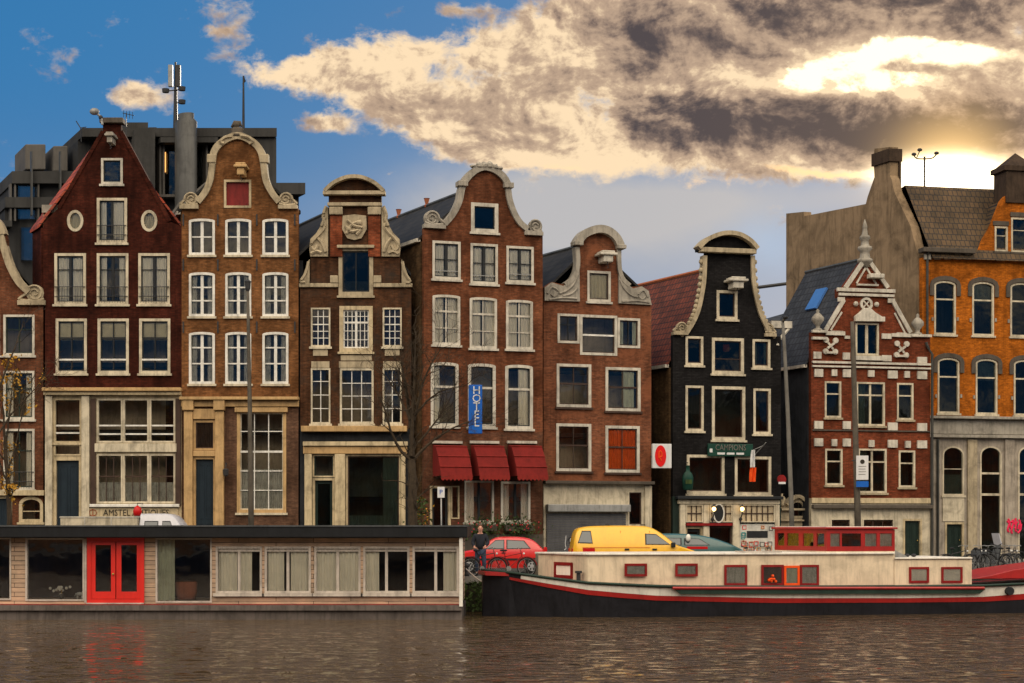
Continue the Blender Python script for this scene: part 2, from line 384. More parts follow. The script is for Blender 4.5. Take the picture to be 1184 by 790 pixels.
class House:
    """frontage measured on its own plane: Yl = distance of its left corner, tan = how it turns away"""
    def __init__(s, name, label, cat, xl, xr, Yl, tan, kx, depth):
        s.t = math.atan(tan); s.O = ((xl-CXP)*Yl/F, Yl); s.c, s.sn = math.cos(s.t), math.sin(s.t)
        s.xl, s.xr, s.depth = xl, xr, depth
        s.r = root(name, label, cat, (s.O[0], s.O[1], GZ), s.t)
        s.kd = (kx*s.c+s.sn, -kx*s.sn+s.c)          # direction of the party walls, local
        s.walls = []; s.W = s.u(xr)
    def u(s, px):
        k = (px-CXP)/F; return (k*s.O[1]-s.O[0])/(s.c-k*s.sn)
    def Y(s, px): return s.O[1]+s.u(px)*s.sn
    def z(s, px, py): return 0.0 if py == 'b' else CZ+(HY-py)*s.Y(px)/F-GZ
    def uz(s, px, py): return (s.u(px), s.z(px, py))
    def rect(s, x0, y0, x1, y1):
        c = (x0+x1)/2
        return s.u(x0), s.u(x1), s.z(c, y1), s.z(c, y0)
    def wall(s, pts, mat, name='wall', v0=0.0, v1=.3):
        q = [(x, 700 if y == 'b' else y) for x, y in pts]
        s.walls.append(dict(P=[s.uz(x, y) for x, y in pts], q=q, mat=mat, name=name, v0=v0, v1=v1, holes=[]))
    def _hole(s, px, py, P):
        for w in reversed(s.walls):
            if inpoly(px, py, w['q']): w['holes'].append(P); return w
        print('no wall for', px, py); return None
    def box(s, name, mat, x0, y0, x1, y1, v0, v1, bevel=0.0, parent=None):
        u0, u1, z0, z1 = s.rect(x0, y0, x1, y1)
        if y1 == 'b': z0 = 0.0
        return MB().box(u0, u1, v0, v1, z0, z1).build(name, mat, parent or s.r, bevel=bevel)
    def mb(s, m_, x0, y0, x1, y1, v0, v1):
        u0, u1, z0, z1 = s.rect(x0, y0, x1, y1); m_.box(u0, u1, v0, v1, z0, z1); return m_
    def rectb(s, x0, y0, x1, y1):
        if y1 == 'b':
            u0, u1, _, z1 = s.rect(x0, y0, x1, y0); return u0, u1, .02, z1
        return s.rect(x0, y0, x1, y1)
    def win(s, x0, y0, x1, y1, frame='cream', ft=.11, bv=(), bh=(), bc=None, bw=.04, sash=None, sw=.05, curtain=None, cm='curtain_white',
            sill=True, kind='rect', rise=.15, hole=True, pane='pane', head=False, rail=False, name='window', sillmat=None, recess=0.0):
        u0, u1, z0, z1 = s.rectb(x0, y0, x1, y1)
        P = shape(u0, u1, z0, z1, kind, rise)
        cy = (y0+(y1 if y1 != 'b' else 640))/2
        w = s._hole((x0+x1)/2, cy, P) if hole else None
        V = (w['v0'] if w else 0.0)+recess
        I = offset_poly(P, ft)
        fr = MB().prism(P, V-.03, V+.13, [I])
        iu = [p[0] for p in I]; iz = [p[1] for p in I]; a0, a1, b0, b1 = min(iu), max(iu), min(iz), max(iz)
        barm = bc or frame
        own = fr if barm == frame else MB()
        for q in bv:
            f, wd = q if isinstance(q, tuple) else (q, bw)
            c = a0+(a1-a0)*f; own.box(c-wd/2, c+wd/2, V+.035, V+.085, b0, b1)
        for q in bh:
            f, wd = q if isinstance(q, tuple) else (q, bw)
            c = b1-(b1-b0)*f; own.box(a0, a1, V+.03, V+.08, c-wd/2, c+wd/2)
        f = fr.build(name, frame, s.r)
        if own is not fr and own.v: own.build('glazing_bars', barm, f)
        if sash:
            J = offset_poly(I, sw); MB().prism(I, V+.05, V+.10, [J]).build('sash', sash, f)
        MB().prism(I, V+.088, V+.094).build('pane', pane, f)
        if curtain:
            m_ = MB()
            def sheet(c0, c1, d0, d1, fold=.085, amp=.032):
                n = max(4, int((c1-c0)/fold*2)); vs = []; fs = []
                for i in range(n+1):
                    t = i/n; x = c0+(c1-c0)*t; yy = V+.135+amp*math.sin(t*n*PI/2*.9+x*5)
                    vs += [(x, yy, d0), (x, yy, d1)]
                fs = [(2*i, 2*i+2, 2*i+3, 2*i+1) for i in range(n)]
                m_.add(vs, fs)
            W_, H_ = a1-a0, b1-b0
            for cc in curtain.split('+'):
                if cc == 'full': sheet(a0, a1, b0, b1)
                if cc == 'most': sheet(a0, a0+W_*.44, b0, b1); sheet(a0+W_*.52, a0+W_*.80, b0, b1)
                if cc == 'pair': sheet(a0, a0+W_*.40, b0, b1); sheet(a0+W_*.56, a1, b0, b1)
                if cc == 'left': sheet(a0, a0+W_*.32, b0, b1)
                if cc == 'right': sheet(a1-W_*.32, a1, b0, b1)
                if cc == 'right2': sheet(a1-W_*.5, a1-W_*.1, b0, b1)
                if cc == 'sides': sheet(a0, a0+W_*.26, b0, b1); sheet(a1-W_*.26, a1, b0, b1)
                if cc == 'wide': sheet(a0, a0+W_*.42, b0, b1); sheet(a1-W_*.42, a1, b0, b1)
                if cc == 'top': sheet(a0, a1, b1-H_*.38, b1, .5, .004)
                if cc == 'top2': sheet(a0, a1, b1-H_*.2, b1, .5, .004)
                if cc == 'low': sheet(a0, a1, b0, b0+H_*.42)
            m_.build('curtain', cm, f)
        if rail:
            r_ = MB()
            for k in range(2): r_.tube([(u0+.02, V-.07, z0+.35+.42*k), (u1-.02, V-.07, z0+.35+.42*k)], .018, 5)
            n = int((u1-u0)/.11)
            for k in range(1, n): x = u0+(u1-u0)*k/n; r_.tube([(x, V-.07, z0+.05), (x, V-.07, z0+.77)], .008, 4)
            r_.build('balcony_rail', 'metal_dark', f)
        if sill and y1 != 'b':
            MB().box(u0-.07, u1+.07, V-.10, V+.02, z0-.10, z0-.003).build('sill', sillmat or frame, f)
        if head:
            n = 8; m_ = MB()
            m_.box(u0-.12, u1+.12, V-.012, V+.02, z1+.003, z1+.22).build('lintel', head, f)
        return f
    def door(s, x0, y0, x1, y1='b', frame='cream', leaf='darkgreen', ft=.10, panels=True, light=False, rail=None, step=True):
        u0, u1, z0, z1 = s.rectb(x0, y0, x1, y1); z0 = .02
        P = shape(u0, u1, z0, z1); w = s._hole((x0+x1)/2, (y0+640)/2, P); V = w['v0'] if w else 0
        I = shape(u0+ft, u1-ft, z0, z1-ft)
        f = MB().prism([(u0, z0), (u0, z1), (u1, z1), (u1, z0), (u1-ft, z0), (u1-ft, z1-ft), (u0+ft, z1-ft), (u0+ft, z0)], V-.03, V+.16).build('door', frame, s.r)
        lf = MB(); a0, a1, b1 = u0+ft, u1-ft, z1-ft
        lf.box(a0, a1, V+.12, V+.17, z0, b1)
        if panels and not light:
            W_ = a1-a0
            for q0, q1 in ((.06, .40), (.44, .95)):
                for r0, r1 in ((.12, .46), (.54, .88)):
                    lf.prism(shape(a0+W_*r0, a0+W_*r1, z0+(b1-z0)*q0, z0+(b1-z0)*q1), V+.10, V+.125,
                             [shape(a0+W_*r0+.04, a0+W_*r1-.04, z0+(b1-z0)*q0+.04, z0+(b1-z0)*q1-.04)])
        lf.build('door_leaf', leaf, f)
        if light:
            MB().box(a0+.12, a1-.12, V+.105, V+.115, z0+.7, b1-.15).build('pane', 'pane_dark', f)
        MB().blob((a1-.1, V+.08, z0+1.05), .035, 8, 5).build('handle', 'brass', f, True)
        if step: MB().box(u0-.1, u1+.1, V-.45, V-.005, 0, .16).build('doorstep', 'kerbstone', f, bevel=.01)
        return f
    def body(s, roofmat, ridge=None, eL=None, eR=None, sidemat='brick_side', gutter=True, dep=None, back=.3, roofoff=.0):
        """side walls, back wall, pitched roof behind the gable, dark rooms inside"""
        D = dep or s.depth; du, dv = s.kd[0]*D, s.kd[1]*D; W = s.W; b0 = back
        zL = s.z(s.xl, eL); zR = s.z(s.xr, eR)
        ou, ov = s.kd[0]*b0, s.kd[1]*b0
        m_ = MB()
        for (x, zz, sg) in ((0, zL, 1), (W, zR, -1)):
            x1 = x+sg*.25
            m_.add([(x+ou, b0, 0), (x1+ou, b0, 0), (x1+du, dv, 0), (x+du, dv, 0), (x+ou, b0, zz), (x1+ou, b0, zz), (x1+du, dv, zz), (x+du, dv, zz)],
                   [(0,3,2,1),(4,5,6,7),(0,1,5,4),(1,2,6,5),(2,3,7,6),(3,0,4,7)])
        m_.build('side_wall', sidemat, s.r)
        MB().add([(du, dv, 0), (W+du, dv, 0), (W+du, dv, zR), (du, dv, zL)], [(0, 1, 2, 3)]).build('rear_wall', sidemat, s.r)
        if ridge:
            um, zr = s.u(ridge[0]), s.z(*ridge)
            prof = [(-.12, zL), (um, zr), (W+.12, zR)]; m_ = MB()
            t = .14; vs = []
            for (k, (qx, qv)) in enumerate(((ou, b0+.0), (du, dv))):
                vs += [(prof[i][0]+qx, qv, prof[i][1]+dz) for i in range(3) for dz in (0, t)]
            m_.add(vs, [(0,6,8,2),(2,8,10,4),(1,3,9,7),(3,5,11,9),(0,2,3,1),(2,4,5,3),(6,7,9,8),(8,9,11,10),(0,1,7,6),(4,10,11,5)])
            rf = m_.build('roof', roofmat, s.r)
            MB().tube([(um+ou, b0, zr+t+.02), (um+du, dv, zr+t+.02)], .09, 6).build('ridge_tiles', 'lead' if roofmat != 'roof_red' else 'terracotta', rf)
            MB().add([(prof[i][0]+du, dv, prof[i][1]) for i in range(3)], [(0, 1, 2)]).build('rear_gable', sidemat, s.r)
            if gutter:
                MB().add([(q[0]+a, q[1], zL-.02+b_) for q in ((ou, b0), (du, dv)) for a, b_ in ((-.20, 0), (-.02, 0), (-.02, .15), (-.20, .15))],
                         [(0,1,2,3),(4,7,6,5),(0,4,5,1),(1,5,6,2),(2,6,7,3),(3,7,4,0)]).build('gutter', 'offwhite', rf)
        else:
            MB().add([(ou, b0, zL), (W+ou, b0, zR), (W+du, dv, zR), (du, dv, zL)], [(0, 1, 2, 3)]).build('roof', roofmat, s.r)
        # room partition behind the front
        zt = min(zL, zR)
        MB().box(.3, W-.3, 1.3, 1.35, 0, zt-.1).build('room_partition', 'plaster', s.r)
        m_ = MB(); k = 3.0
        while k < zt-1: m_.box(.28, W-.28, .32, 1.3, k-.1, k+.1); k += 3.0
        if m_.v: m_.build('floor_slab', 'soot', s.r)
    def finish(s):
        for w in s.walls:
            MB().prism(w['P'], w['v0'], w['v1'], w['holes']).build(w['name'], w['mat'], s.r)
    def rim(s, pts, w, mat, name='gable_coping', v0=-.14, v1=.34, side=.0, smooth=5, parent=None):
        P = [s.uz(*p) for p in pts]
        if smooth: P = crom(P, smooth)
        return MB().ribbon(P, w, v0, v1, side).build(name, mat, parent or s.r)
    def scroll(s, px, py, wpx, hpx, mat, flip=1, name='scroll_ornament'):
        """volute on a stone block"""
        u, zc = s.uz(px, py); w = abs(s.u(px+wpx/2)-s.u(px-wpx/2)); h = hpx*s.Y(px)/F
        m_ = MB(); m_.box(u-w/2, u+w/2, -.17, .2, zc-h/2, zc-h*.28)
        r = min(w*.36, h*.42); cu, cz = u-flip*w*.12, zc+h*.06
        m_.prism([(cu+r*math.cos(2*PI*i/16), cz+r*math.sin(2*PI*i/16)) for i in range(16)], -.06, .18)
        sp = []
        for i in range(26):
            a = i/25*3.6*PI; rr = r*(1-.82*i/25); sp.append((cu+flip*rr*math.cos(a), -.09, cz+rr*math.sin(a)))
        m_.tube(sp, [.055*(1-.5*i/25) for i in range(26)], 5)
        tail = [(cu+flip*r*.9, -.05, cz), (u+flip*w*.35, -.05, zc-h*.08), (u+flip*w*.48, -.05, zc-h*.22)]
        m_.tube(crom(tail, 4), .07, 5); m_.tube([(u-flip*w*.45, -.08, zc-h*.2), (cu, -.1, cz-r*.9), (u+flip*w*.4, -.08, zc-h*.25)], .06, 5)
        return m_.build(name, mat, s.r)
    def hoist(s, px, py, wpx, hpx, mat='offwhite'):
        u, z = s.uz(px, py); k = s.Y(px)/F; w = wpx*k/2; h = hpx*k
        m_ = MB(); m_.box(u-w*.55, u+w*.55, -.75, 0, z-h*.5, z+h*.1); m_.box(u-w, u+w, -.85, 0, z+h*.1, z+h*.32)
        m_.box(u-w*.75, u+w*.75, -.8, 0, z+h*.32, z+h*.5)
        o = m_.build('hoist_beam', mat, s.r, bevel=.03)
        MB().tube([(u, -.6, z-h*.5), (u, -.6, z-h*.5-.12), (u+.06, -.6, z-h*.5-.2), (u, -.6, z-h*.5-.26)], .02, 5).build('hook', 'metal_dark', o)
        return o
# ================================================================== HOUSES
G = 'b'
# ---- far left neighbour, mostly out of frame
h = House('canal_house', 'brown brick house with a curling cream gable edge, cut off at the left edge', 'house', -84, 52, 77, 0, -.33, 9)
gl = [(-84, 352), (-62, 345), (-50, 325), (-42, 290), (-38, 268), (-16, 250), (6, 268), (9, 296), (18, 322), (32, 342), (52, 352)]
h.wall([(-84, G)]+gl[0:1]+crom(gl[1:-1], 3)+gl[-1:]+[(52, G)], 'brick_h0')
h.rim([(1, 272), (6, 290), (12, 308), (22, 326), (34, 338)], .30, 'stone_cream'); h.rim([(-33, 272), (-38, 290), (-44, 308), (-54, 326), (-66, 338)], .30, 'stone_cream')
h.rim([(-36, 272), (-30, 258), (-16, 249), (-2, 258), (4, 272)], .3, 'stone_cream')
h.scroll(37, 341, 32, 24, 'stone_cream', -1); h.scroll(-69, 341, 32, 24, 'stone_cream', 1)
for y0, y1, k in ((364, 411, 0), (429, 485, 1), (496, 566, 2)):
    for x0 in (4, -36, -76):
        h.win(x0, y0, x0+36, y1, 'offwhite', .10, bv=(.5,), bh=(.35,), bc='darkgreen', sash='darkgreen', rail=(k == 2), curtain=(None, 'sides', 'sides')[k])
h.box('cornice', 'cream', -84, 567, 52, 573, -.25, 0)
h.win(22, 574, 50, 604, 'cream', .14, kind='arch', rise=.35, bh=(.6,)); h.door(-12, 574, 14, G, leaf='darkblue'); h.win(-60, 574, -20, 610, 'cream', .14, bv=(.5,))
h.body('roof_dark', (-16, 270), 352, 352, 'brick_side'); h.finish()

# ---- dark red spout-gable house
h = House('canal_house', 'dark red brick house with a plain pointed gable, oval windows and cream shopfront', 'house', 50, 210, 77, 0, -.55, 10)
h.wall([(50, 456), (50, 258), (68, 240), (119, 152), (119, 141), (140, 141), (140, 152), (196, 256), (210, 262), (210, 456)], 'brick_dark_red')
h.wall([(50, G), (50, 456), (210, 456), (210, G)], 'cream', 'shopfront_wall')
h.box('gable_cap', 'stone_dark', 116, 137, 143, 143, -.2, .4, .02)
h.rim([(68, 241), (119, 152)], .16, 'brick_dark_red', v0=-.05, smooth=0); h.rim([(140, 152), (196, 256)], .16, 'brick_dark_red', v0=-.05, smooth=0)
h.hoist(131, 163, 11, 12, 'stone_grey')
h.win(117, 183, 142, 213, 'offwhite', .10, sash='dark'); 
h.win(112, 229, 147, 281, 'cream_pale', .12, bv=((.5, .10),), bc='dark', sash='dark', curtain='sides+right2', rail=True)
for cx in (87, 172.5): h.win(cx-9.5, 243, cx+9.5, 268, 'cream_pale', .12, kind='oval', sill=False, curtain='full', cm='blind_or_backing')
for x0 in (63, 112, 160):
    h.win(x0, 293, x0+36.5, 352, 'cream_pale', .12, bv=((.5, .10),), bh=(.30,), bc='dark', sash='dark', curtain='wide' if x0 != 112 else 'sides', rail=True)
for x0 in (64.5, 113, 161):
    h.win(x0, 368.5, x0+36, 432, 'cream_pale', .12, bv=((.5, .05),), bh=((.34, .09),), bc='dark', sash='dark', curtain='top', cm='blind_or_backing')
    u0, u1, z0, z1 = h.rect(x0+3, 415, x0+33, 417); MB().box(u0, u1, -.02, .03, z0, z1).build('window_bar', 'white', h.r)
h.box('cornice', 'ochre', 51, 449, 211, 453, -.42, -.02, .02); h.box('frieze', 'cream', 52, 453.5, 210, 457, -.28, -.02)
h.box('shutter', 'brown', 105, 461, 111, 585, -.10, -.003); h.box('shutter', 'brown', 203.5, 461, 209.5, 585, -.10, -.003)
for x0, x1 in ((53, 61), (95, 104)): h.box('pilaster', 'cream_pale', x0, 458, x1, G, -.16, -.003, .02)
h.win(62.5, 461, 94, 512, 'cream', .07, bh=((.62, .07), (.8, .07)), bc='white'); h.win(62.5, 514, 94, 527, 'cream', .07, sill=False)
h.door(62.5, 530, 94, leaf='darkblue')
for k in range(3):
    x0 = 112+k*30.4
    h.win(x0, 461, x0+30, 512, 'cream_pale', .08, bh=((.62, .07), (.83, .07)), bc='white', curtain=None, sill=False)
    h.win(x0, 525, x0+30, 582, 'cream_pale', .08, bv=(.33, .66), bh=((.45, .06),), bc='brown', curtain='low', cm='curtain_lace', bw=.03, sill=False)
h.box('sill_band', 'cream_pale', 110, 513, 204.5, 523, -.12, -.003, .02); h.box('sill_band', 'white', 104.5, 583, 208, 586.5, -.2, -.003, .02)
u0, u1, z0, z1 = h.rect(100, 587.5, 206, 599); sg = MB().box(u0, u1, -.08, -.003, z0, z1).build('signboard', 'cream', h.r)
text_mesh('AMSTEL ANTIQUES', .40, 'ink', sg, TM(h.u(158), -.095, (z0+z1)/2), width=h.u(196)-h.u(120))
m_ = MB(); z_ = h.z(108, 593); m_.tube([(h.u(108)+.17*math.cos(a*PI/4), -.1, z_+.15*math.sin(a*PI/4)) for a in range(8)], .02, 4, closed=True); m_.tube([(h.u(108), -.1, z_-.15), (h.u(108), -.1, z_+.15)], .02, 4); m_.build('emblem', 'terracotta', sg)
m_ = MB()
for x in (100, 104): m_.tube([(h.u(x), -.9, 0), (h.u(x), -.9, 1.0)], .025, 5)
m_.tube([(h.u(52), -.9, 1.0), (h.u(60), -.9, 1.0), (h.u(60), -.9, 0)], .025, 5); m_.tube([(h.u(52), -.9, 0), (h.u(52), -.9, 1.0)], .025, 5); m_.tube([(h.u(104), -.9, 1.0), (h.u(112), -.9, .4)], .025, 5)
m_.build('stair_railing', 'metal_dark', h.r)
h.body('roof_bright', (129, 152), 262, 262, 'brick_dark_red', gutter=False, dep=1.75)
MB().add([(h.kd[0]*1.76+a*h.W, h.kd[1]*1.76+b_*8, z) for z in (0, h.z(50, 268)) for a, b_ in ((0.0, 0), (1, 0), (1, 1), (0.0, 1))], [(0,3,2,1),(4,5,6,7),(0,1,5,4),(1,2,6,5),(2,3,7,6),(3,0,4,7)]).build('rear_wing', 'brick_side', h.r)
# boxed dormer gutter showing at the left shoulder
m_ = MB(); h.mb(m_, 44, 234, 69, 243, .6, 1.6); m_.build('gutter_box', 'stone_grey', h.r); m_ = MB(); h.mb(m_, 44, 243.5, 49.5, 290, .8, 1.5); m_.build('gutter_box', 'cream', h.r)
h.finish()
tg = h.r
# red lantern in front of the shop sign
lr = root('hanging_lantern', 'small red lantern hanging in front of the antiques shop sign', 'lantern', (at(159, 592, 75.8).x, 75.8, at(0, 592, 75.8).z))
MB().lathe([(.02, .28), (.14, .2), (.2, .02), (.16, -.16), (.05, -.24)], n=10).build('lantern_body', 'lamp_red', lr, True)
MB().lathe([(.16, -.17), (.12, -.26), (.03, -.34)], n=10).build('lantern_base', 'metal_dark', lr, True); MB().tube([(0, 0, .28), (0, 0, .38), (0, 1.1, .38)], .02, 5).build('bracket', 'metal_dark', lr)

# ---- orange-brown bell gable
h = House('canal_house', 'tan brick bell-gabled house with nine white windows and a red attic shutter', 'house', 210, 346, 77, 0, -.3, 10)
prof = [(229, 234), (238, 222), (243.5, 208), (246, 190), (248, 176), (257, 165), (275, 157.5), (293, 165), (302, 176), (305, 190), (307.5, 208), (314, 222), (323, 234)]
h.wall([(210, 466), (210, 241)]+[(229, 241)]+crom(prof, 4)+[(323, 241), (345, 241), (345, 466)], 'brick_orange')
h.wall([(210, G), (210, 466), (345, 466), (345, G)], 'brick_purple', 'lower_wall')
h.rim(prof[:4], .28, 'stone_cream'); h.rim(prof[9:], .28, 'stone_cream'); h.rim(prof[3:10], .30, 'stone_cream')
h.box('capital', 'stone_cream', 240, 179, 250, 189, -.18, .2, .03); h.box('capital', 'stone_cream', 301, 179, 311, 189, -.18, .2, .03)
h.scroll(219, 232, 22, 20, 'stone_cream', -1); h.scroll(333, 232, 22, 20, 'stone_cream', 1)
u, z = h.uz(274, 157); m_ = MB(); m_.lathe([(.42, 0), (.40, .12), (.24, .22), (.30, .34), (.18, .44)], (u, .05, z-.05), 10, 1, .5)
m_.blob((u-.02, .05, z+.50), (.17, .14, .15)); m_.tube([(u-.25, .05, z+.38), (u-.1, .05, z+.6), (u+.12, .05, z+.58), (u+.2, .05, z+.4)], [.05, .1, .1, .04], 6); m_.build('gable_crest', 'stone_dark', h.r, True)
m_ = MB()
for q in (-1, 1):
    m_.tube(crom([(u+q*.2, -.15, z-.05), (u+q*.5, -.17, z-.1), (u+q*.72, -.16, z-.3), (u+q*.55, -.16, z-.38)], 4), .08, 5)
m_.build('gable_ornament', 'stone_cream', h.r)
h.hoist(281, 199, 15, 14, 'ochre')
f = h.win(259, 208, 290.5, 240.5, 'cream', .10, sill=False, pane='red_shutter')
h.win(259, 208, 290.5, 240.5, 'red_shutter', .08, bv=(.5,), sill=False, hole=False, recess=.05, pane='red_shutter', name='shutter')
for y0, y1, bh in ((253, 295, (.5,)), (315, 366, (.32, .66)), (384, 444, (.28, .62))):
    for x0 in (218.5, 260.5, 303.5):
        h.win(x0, y0, x0+30, y1, 'white', .11, bv=((.5, .13),), bh=bh, bw=.06, kind='arch', rise=.1, curtain=('sides' if y0 > 300 else None), cm='curtain_lace', sillmat='cream_pale')
for x in (205+7, 252, 297, 341):
    for y in (248, 300, 372): h.box('wall_anchor', 'metal_dark', x-.8, y, x+.8, y+13, -.05, -.003)
h.box('cornice', 'ochre', 209, 459.5, 346.5, 463, -.4, -.003, .02); h.box('frieze', 'ochre', 210, 463.5, 346, 470.5, -.16, -.003, .02)
for x0, x1 in ((213.5, 223.5), (249.5, 259.5)):
    h.box('pilaster', 'ochre', x0, 476, x1, G, -.22, -.003, .03); h.box('capital', 'ochre', x0-1.5, 462, x1+1.5, 475, -.34, -.02, .03)
h.box('door_head', 'ochre', 223.7, 473, 249.3, 485, -.14, -.003, .02)
h.win(223.7, 486, 249.3, 521, 'ochre', .10, sash='brown', sill=False, curtain='full', cm='brown'); h.box('transom', 'ochre', 223.7, 521.5, 249.3, 528, -.14, -.003, .02)
h.door(223.7, 528.5, 249.3, frame='ochre', leaf='darkblue')
h.win(274, 474, 331, 593, 'ochre', .14, sash='cream_pale', sw=.05, bv=(.33, .66), bh=(.19, (.40, .09), .60, .80), bc='white', sillmat='cream_pale', curtain='low', cm='curtain_lace')
h.box('window_head', 'ochre', 272, 471.5, 333, 477, -.2, -.035, .02)
m_ = MB(); u, z = h.uz(262.5, 550)
m_.tube([(u, -.05, z+.5), (u, -.3, z+.55), (u, -.35, z+.35)], .025, 5); m_.lathe([(.03, .12), (.14, .05), (.11, -.2), (.03, -.26)], (u, -.35, z+.2), 6); m_.build('wall_lantern', 'metal_dark', h.r)
m_ = MB(); m_.tube([(h.u(220), -1.0, 0), (h.u(220), -1.0, 1.05), (h.u(250), -1.0, 1.05), (h.u(262), -1.0, 1.05), (h.u(276), -1.0, .3)], .03, 5)
for x in (228, 262): m_.tube([(h.u(x), -1.0, 0), (h.u(x), -1.0, 1.05)], .02, 5)
m_.build('stair_railing', 'metal_dark', h.r)
h.body('roof_dark', (275, 178), 246, 246, 'brick_side'); h.finish()

# ---- narrow brown house with round pediment
h = House('canal_house', 'narrow dark brown brick neck-gabled house with a rounded pediment and yellow stone carvings', 'house', 347, 475.5, 77, 0, -.5, 9)
ped = [(376, 222), (386, 213), (399, 207), (410, 205.5), (421, 207), (434, 213), (444, 222)]
h.wall([(347, 496), (347, 330), (359, 327), (359, 298), (380, 298), (380, 225), (376, 224)]+crom(ped, 3)+[(444, 224), (441, 225), (441, 298), (463, 298), (463, 327), (475.5, 330), (475.5, 496)], 'brick_brown')
h.wall([(347, G), (347, 496), (475.5, 496), (475.5, G)], 'black_wall', 'lower_wall')
h.rim(ped, .16, 'stone_cream', 'pediment_coping', v0=-.35); h.box('cornice', 'stone_cream', 374, 222, 446, 226.5, -.32, .2, .02); h.box('cornice', 'stone_cream', 379, 235, 442, 239, -.2, -.003, .02)
for x0, x1 in ((382, 396), (426, 440)): h.box('pilaster', 'brick_red', x0, 250, x1, 297, -.10, -.003)
for x0, x1 in ((381, 396.5), (425.5, 441)): h.box('capital', 'stone_cream', x0, 240, x1, 249, -.2, -.003, .03)
# coat of arms
u, z = h.uz(410, 263); m_ = MB(); w = .52
m_.prism([(u-w, z+.5), (u-w*1.05, z-.1), (u-w*.6, z-.5), (u, z-.58), (u+w*.6, z-.5), (u+w*1.05, z-.1), (u+w, z+.5), (u, z+.56)], -.12, -.003)
for a in ([(-.35, -.3), (-.1, .1), (.3, .25)], [(-.3, .3), (0, .05), (.32, -.05), (.1, -.35)], [(-.4, .05), (-.15, -.2), (.2, -.15)]):
    m_.tube(crom([(u+x, -.16, z+y) for x, y in a], 4), .075, 6)
m_.blob((u+.22, -.16, z+.18), .13); m_.blob((u-.25, -.16, z-.1), .12); m_.build('coat_of_arms', 'stone_cream', h.r)
for sgn, xc in ((-1, 369), (1, 452)):
    X = lambda k: xc+sgn*k
    P = [h.uz(X(-10.5), 297), h.uz(X(-10.5), 240), h.uz(X(-7), 238), h.uz(X(-4), 258), h.uz(X(3), 270), h.uz(X(10), 277), h.uz(X(11), 288), h.uz(X(10), 297)]
    m_ = MB().prism(P, -.1, .2)
    for pth in ([(-8, 240), (-5, 250), (-7, 262), (-2, 270), (4, 276), (9, 284), (5, 290), (1, 284)], [(-8, 292), (-4, 282), (1, 276)], [(-7, 252), (-3, 262)], [(9, 294), (3, 291), (-3, 293)]):
        m_.tube(crom([(h.u(X(a)), -.13, h.z(X(a), b_)) for a, b_ in pth], 4), .075, 5)
    m_.build('wing_carving', 'stone_cream', h.r)
    X2 = 353 if sgn < 0 else 469.5; X = lambda k: X2+sgn*k
    P = [h.uz(X(-5), 329), h.uz(X(-5), 300), h.uz(X(0), 312), h.uz(X(6), 329)]
    m_ = MB().prism(P, -.1, .2); m_.tube(crom([(h.u(X(a)), -.12, h.z(X(a), b_)) for a, b_ in [(-4, 303), (-1, 316), (5, 326), (0, 327)]], 4), .07, 5); m_.build('wing_carving', 'stone_cream', h.r)
h.box('stone_band', 'stone_cream', 346, 328, 391, 332.5, -.12, -.003, .02); h.box('stone_band', 'stone_cream', 432, 328, 477, 332.5, -.12, -.003, .02)
h.box('stone_block', 'stone_cream', 382, 319, 391, 327.5, -.14, -.003, .02); h.box('stone_block', 'stone_cream', 432, 319, 441, 327.5, -.14, -.003, .02)
h.win(391.5, 286, 431.5, 342, 'stone_cream', .17, sash='dark', pane='pane_dark', sw=.06, bv=((.5, .04),), bc='dark'); h.box('lintel', 'stone_cream', 390, 284, 433, 287.5, -.2, -.033, .02)
for y0, y1, bh in ((356, 401, (.2, (.42, .05), .61, .8)), (426, 490, (.22, .48, .74))):
    for x0, x1, nv in ((359.5, 382, 3), (442.5, 464.5, 3)):
        if y0 > 400: nv = 2
        h.win(x0, y0, x1, y1, 'cream_pale', .07, bv=[i/nv for i in range(1, nv)], bh=bh, bc='white', bw=.035, curtain='full' if y0 < 400 else None, cm='brown')
h.win(392.5, 354, 431, 407, 'cream', .17, sash='white', sw=.06, bv=(.17, .34, (.5, .1), .66, .83), bh=(.17, (.33, .08), .55, .78), bc='white', bw=.03)
h.win(393, 426, 432, 490, 'cream_pale', .09, bv=(.33, .66), bh=(.25, .5, .75), bc='white', bw=.035)
for x0, x1 in ((360, 381), (392, 432), (443, 464)): h.box('stone_block', 'stone_cream', x0, 418, x1, 425.5, -.04, -.003); h.box('stone_block', 'stone_cream', x0+2, 403 if x0 != 392 else 411, x1-2, 411.5 if x0 != 392 else 417, -.03, -.003)
h.box('cornice', 'ochre', 349, 493, 471, 499.5, -.35, -.003, .02); h.box('fascia', 'cream', 351, 511, 472, 516, -.3, -.003, .02); h.box('frieze', 'ochre', 351, 516.5, 471, 525, -.2, -.003, .02)
for x0, x1 in ((352.5, 361), (387.5, 399.5), (464, 469)): h.box('pilaster', 'cream', x0, 525.3, x1, G, -.2, -.003, .02)
h.win(361.5, 525.5, 387, 552, 'cream', .07, sill=False, sash='darkgreen'); h.door(361.5, 553, 387, leaf='darkgreen', light=True)
h.win(400, 525.5, 463.5, 648, 'cream', .08, sash='brown', curtain='low+right', cm='curtain_green', pane='pane_dark', sill=False)
h.body('roof_dark', (410, 236), 300, 318, 'black_wall'); h.finish()

# ---- infill in the alley: flat black panel in place of its shade
a_ = House('alley_shade_panel', 'flat black panel standing in for the shade of the alley behind the bare tree', 'wall', 470, 496, 79.5, 0, -.5, 6)
a_.wall([(470, G), (470, 322), (496, 322), (496, G)], 'black_wall'); a_.finish()

